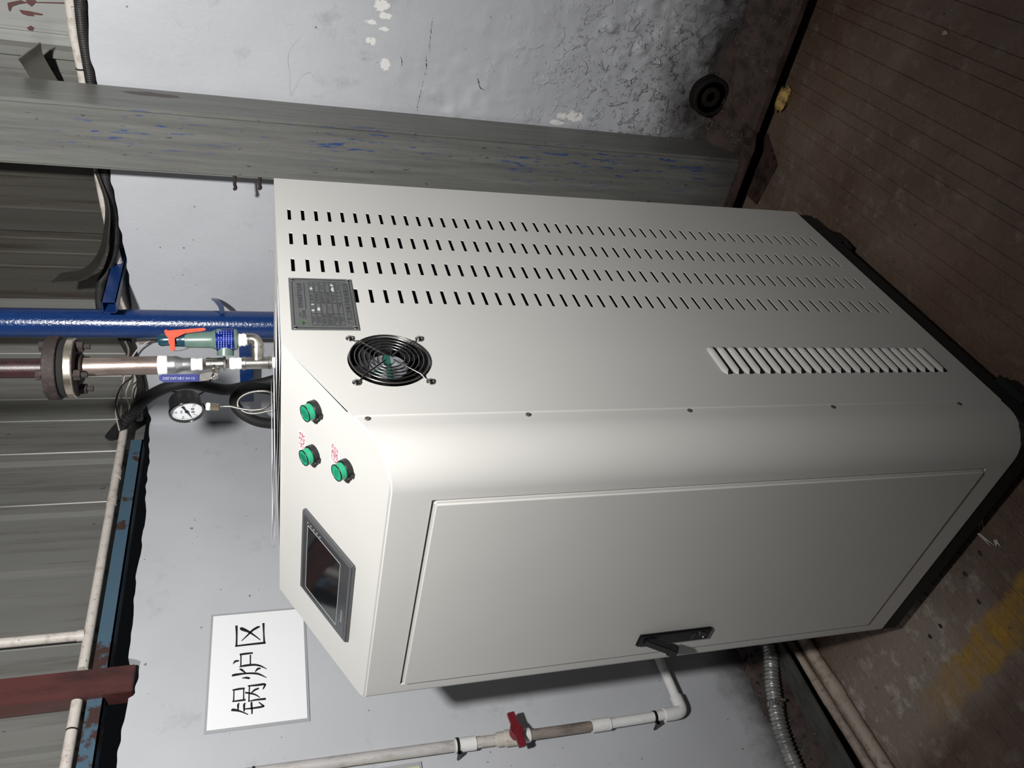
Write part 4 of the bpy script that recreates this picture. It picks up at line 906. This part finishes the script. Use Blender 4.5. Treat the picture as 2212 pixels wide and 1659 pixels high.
wires = [[(258, 925), (262, 880), (262, 840), (268, 800), (278, 760), (270, 735)], [(258, 930), (250, 890), (258, 850), (268, 820), (272, 780)], [(262, 922), (256, 900), (250, 870), (262, 835), (284, 815), (296, 790)], [(300, 742), (318, 738), (342, 735)], [(285, 772), (300, 752), (325, 735)],
         [(430, 830), (440, 845), (420, 855), (395, 848), (372, 846)], [(455, 818), (452, 832), (440, 846)], [(270, 910), (280, 880), (272, 850), (284, 818)], [(296, 900), (310, 870), (308, 830), (300, 800)]]
WL = ['brown cable hanging straight down at the ledge corner, ending beside the blue pipe', 'pale cable bowing outward in front of the ledge corner conduit', 'thin black cable curling under the steel riser pipe', 'short brown cable end sticking out beside the safety valve cap', 'short pale cable bent behind the safety valve cap',
      'black cable loop hanging between the blue valve lever and the gauge', 'thin brown wire drooping from the ball valve stem', 'pale cable crossing the dark cable bundle at the ledge corner', 'black cable lying against the broken plaster corner']
for k, w in enumerate(wires):
    ps = [on(a, b, 0, 1.225 - .006 * (k % 3)) for a, b in w]
    obj('cable', MB().tube(spline(ps, 6), .0022 if k % 3 else .0030, 7), (PVC_B, PVC_D, BLACKM)[k % 3], smooth=80,
        **lb(WL[k], 'cable', 'loose cables at the ledge corner'))
cl2 = [on(a, b, 0, 1.24) for a, b in ((300, 905), (300, 870), (306, 835), (300, 800), (288, 770), (270, 735))]
obj('cable_loom', MB().tube(spline(cl2, 6), .0125, 12), CONDUIT, **lb('dark taped cable bundle running behind the steel riser pipe', 'cable bundle'))
cl3 = [on(a, b, 0, 1.235) for a, b in ((262, 728), (275, 752), (285, 772))]
obj('cable_loom', MB().tube(spline(cl3, 6), .011, 12), CONDUIT, **lb('short black cable bundle beside the blue pipe', 'cable bundle'))

# ------------------------------------------------------------------ sign on the left wall
sgn = thing('paper_sign', 'white paper sign with large black Chinese characters on the left wall', 'sign', on(664, 1551, 1, YW - .004))
ys = YW - .0045
q = [on(461, 1331.8, 1, ys), on(446.1, 1578.8, 1, ys), on(664.3, 1551.2, 1, ys)]; q.append(q[0] + q[2] - q[1])
obj('paper', MB().prism(q, (0, -.0006, 0)), PAPER, sgn, smooth=None)
cq = sum(q) / 4; fr_ = []
for p in q: fr_.append(p + (p - cq) * V((.045, 0, .05)) + V((0, .0012, 0)))
obj('plastic_sleeve', MB().prism(fr_, (0, .0008, 0)), SLEEVE, sgn, smooth=None)
# brush strokes traced from the lettering: (points with half width) in sign pixels
Z = lambda a, b: on(440 + a / 5.72, 1300 + b / 5.72, 1, ys - .0009)
ST = [ # 区
 [((405, 293, 16), (408, 420, 11), (405, 540, 12))], [((738, 262, 15), (742, 380, 10), (748, 500, 12))], [((388, 548, 10), (560, 527, 12), (765, 505, 14))],
 [((452, 345, 4), (470, 335, 22), (560, 372, 14), (640, 425, 9), (700, 472, 6))], [((468, 482, 5), (540, 415, 9), (600, 355, 13), (660, 318, 14), (694, 305, 9))],
 # 炉
 [((445, 652, 12), (530, 640, 13), (608, 632, 10))], [((460, 660, 9), (460, 730, 8), (458, 795, 9))], [((578, 655, 9), (577, 720, 8), (576, 775, 9))],
 [((438, 808, 4), (500, 790, 13), (620, 778, 13), (700, 792, 11), (780, 830, 4))], [((362, 770, 3), (392, 735, 13), (438, 728, 8))],
 [((350, 922, 4), (375, 905, 15), (520, 885, 11), (640, 885, 13), (700, 900, 11), (778, 938, 4))], [((440, 838, 4), (465, 838, 14), (520, 880, 7))], [((635, 865, 6), (670, 828, 13), (705, 822, 8))], [((472, 943, 4), (520, 938, 12), (556, 942, 14), (572, 945, 8))],
 # 锅
 [((355, 1092, 8), (430, 1078, 13), (508, 1068, 10))], [((374, 1095, 8), (372, 1160, 8), (370, 1225, 9))], [((494, 1075, 8), (494, 1140, 8), (494, 1205, 9))], [((352, 1232, 8), (430, 1222, 11), (518, 1210, 12))],
 [((545, 1040, 8), (650, 1030, 13), (745, 1018, 14), (768, 1030, 8))], [((765, 1020, 10), (745, 1055, 10), (732, 1082, 6))], [((566, 1040, 8), (562, 1130, 8), (558, 1232, 9))], [((550, 1232, 5), (640, 1212, 11), (768, 1198, 14))],
 [((512, 1122, 12), (570, 1130, 11), (640, 1148, 10), (695, 1182, 5))], [((580, 1135, 6), (630, 1090, 12), (682, 1068, 10))],
 [((342, 1350, 6), (365, 1335, 18), (450, 1352, 11), (550, 1392, 6))], [((440, 1250, 5), (425, 1275, 13), (425, 1335, 9))], [((515, 1248, 5), (500, 1275, 14), (500, 1355, 9))], [((600, 1235, 5), (590, 1260, 13), (597, 1350, 10), (595, 1388, 8))], [((505, 1325, 8), (600, 1315, 11), (700, 1300, 13), (750, 1288, 10))], [((680, 1238, 6), (715, 1268, 10), (748, 1290, 10))],
]
mb = MB()
for s0 in ST:
    p = [V((a, b, w)) for a, b, w in s0[0]]; p = spline(p, 5); L_, R_ = [], []
    for i in range(len(p)):
        t_ = p[min(i + 1, len(p) - 1)][:2] - p[max(i - 1, 0)][:2]; t_ /= (np.linalg.norm(t_) + 1e-9); nn = V((-t_[1], t_[0])) * p[i][2]
        L_.append(Z(*(p[i][:2] + nn))); R_.append(Z(*(p[i][:2] - nn)))
    m = len(p); mb.add(L_ + R_, [(i, i + 1, m + i + 1, m + i) for i in range(m - 1)])
obj('lettering', mb, INK, sgn, smooth=None, fix=False)
# corner of a yellow card at the edge of view
yc = [on(908, 1643, 1, YW - .003), on(804, 1659, 1, YW - .003)]
x1_, z1_ = yc[0][0], yc[0][2]
card = thing('wall_card', 'pale yellow card in a clear frame on the left wall beside the pipe', 'card', (x1_ - .07, YW - .004, z1_))
obj('card', MB().box(x1_ - .15, x1_ - .012, YW - .005, YW - .0035, z1_ + .004, z1_ + .20), YELLOW, card, smooth=None)
obj('frame', MB().box(x1_ - .16, x1_ - .002, YW - .0035, YW - .0022, z1_ - .001, z1_ + .21), SLEEVE, card, smooth=None)

# ------------------------------------------------------------------ white plastic water pipe with red valve on the left wall
yP = YW - .030
PP = lambda px, py: on(px, py, 1, yP)
def vz(px): return PP(px, np.interp(px, [550, 980, 1300, 1450], [1661, 1611, 1569, 1545]))
wpz = thing('water_pipe', 'plastic water pipe with a red valve handle clipped to the left wall', 'pipe', vz(1450))
xz = lambda px: (vz(px)[0] * .5 + .105 * .5, yP, vz(px)[2])
def ps(name, a, b, r_, mat, **kw): return obj(name, MB().tube([xz(a), xz(b)], r_, 18), mat, wpz, **kw)
top_p = V(xz(550)); obj('pipe', MB().tube([xz(985), top_p, top_p + V((.002, 0, .9))], .0125, 18), PVC_G, wpz)
ps('coupler', 982, 1027, .0155, PVC_W); ps('pipe', 1025, 1074, .0122, PVC_D); ps('valve_body', 1072, 1092, .0160, PVC_D); ps('valve_body', 1090, 1128, .0185, PVC_D); ps('valve_body', 1126, 1144, .0160, PVC_W)
ps('pipe', 1143, 1280, .0120, PVC_B); ps('coupler', 1278, 1318, .0150, PVC_W); ps('pipe', 1316, 1440, .0118, PVC_W)
e0 = V(xz(1436)); ez = .377
eb = [e0, V((e0[0], yP, ez + .020)), V((e0[0] + .003, yP, ez + .006)), V((e0[0] + .012, yP, ez)), V((e0[0] + .040, yP, ez))]
obj('elbow', MB().tube(spline(eb, 5), .0155, 18), PVC_W, wpz)
obj('pipe', MB().tube([(e0[0] + .03, yP, ez), (1.15, yP, ez + .004)], .0118, 18), PVC_W, wpz)
vcn = V(xz(1110))
obj('valve_bonnet', MB().lathe(vcn, (0, -1, 0), [(0, .014), (.026, .014), (.030, .011), (.036, .011)], 20), VRED, wpz)
hnd = []
for i in range(17):
    u = -1 + 2 * i / 16; hnd.append((u * .041, (.0085 if abs(u) > .38 else .0085 + .006 * math.cos(abs(u) / .38 * math.pi / 2))))
tl = math.radians(6)
pts_ = [(a, b) for a, b in hnd] + [(a, -b) for a, b in reversed(hnd)]
pts_ = [vcn + V((a * math.cos(tl) - b * math.sin(tl), -.030, a * math.sin(tl) + b * math.cos(tl))) for a, b in pts_]
obj('valve_handle', MB().prism(pts_, (0, -.010, 0)).lathe(vcn + V((0, -.040, 0)), (0, -1, 0), [(0, .009), (.003, .008)], 16), VRED, wpz, smooth=30, bevel=.0012, label='dark red butterfly handle')
for px in (548, 988, 1415):
    c_ = V(xz(px)); cl = obj('pipe_clip', MB().lathe(c_ + V((0, 0, -.003)), UP, [(0, .0166 if px == 988 else .0135), (.006, .0166 if px == 988 else .0135)], 18), BLACKP if px != 988 else GAP, wpz)
    obj('clip_nail', MB().tube([c_ + V((-.018, -.004, -.002)), c_ + V((-.018, .028, -.002))], [.005, .003], 8).box(c_[0] - .022, c_[0] - .008, yP - .004, yP + .004, c_[2] - .003, c_[2] + .003), BLACKP, cl)

# ------------------------------------------------------------------ flexible metal hose and floor pipes
hq = [(1640, 1340, .925), (1652, 1372, .935), (1663, 1400, .945), (1666, 1440, .955), (1668, 1475, .965), (1674, 1520, .975), (1682, 1560, .982), (1694, 1600, .990), (1710, 1640, .998), (1728, 1680, 1.0), (1750, 1730, 1.0)]
hq = resample(spline([on(a, b, 1, c_) for a, b, c_ in hq], 10), .0022)
mh = thing('flexible_hose', 'ribbed flexible metal hose lying along the foot of the left wall', 'hose', hq[0])
obj('hose', MB().tube(hq, [.0170 + .0022 * math.sin(i * 2 * math.pi / 4.6) for i in range(len(hq))], 20), HOSEM, mh, smooth=60)
kk = min(range(len(hq)), key=lambda i: np.linalg.norm(hq[i] - on(1673, 1524, 1, .976)))
cl = obj('hose_clamp', MB().tube([hq[kk - 2], hq[kk], hq[kk + 3]], .0202, 24), CHROME, mh)
obj('clamp_screw', MB().tube([hq[kk] + V((.004, -.024, .012)), hq[kk] + V((-.002, -.024, -.016))], .0042, 10).obox(hq[kk] + V((0, -.020, 0)), (.004, 0, 0), (0, .005, 0), (0, 0, .006)), CHROME, cl)
def floor_pipe(a, b, r_, label, socks):
    p0, p1 = on(*a, 2, r_), on(*b, 2, r_); u = p1 - p0; u[2] = 0; u /= np.linalg.norm(u)
    th = thing('floor_pipe', label, 'pipe', p0); obj('pipe', MB().tube([p0 - u * .75, p0 + u * 1.4], r_, 18), PVC_F, th)
    for s1, s2 in socks: obj('socket', MB().tube([p0 + u * s1, p0 + u * s1 + u * .002, p0 + u * s2 - u * .002, p0 + u * s2], [r_ * 1.0, r_ * 1.14, r_ * 1.14, r_], 18), PVC_F, th)
    return th
floor_pipe((1722, 1412), (1880, 1659), .0115, 'dirty cream floor pipe lying next to the dark gap by the plank', [(.085, .150)])
floor_pipe((1742, 1391), (1914, 1659), .0165, 'dirty cream floor pipe lying on the open floor side of its twin', [(.100, .155)])
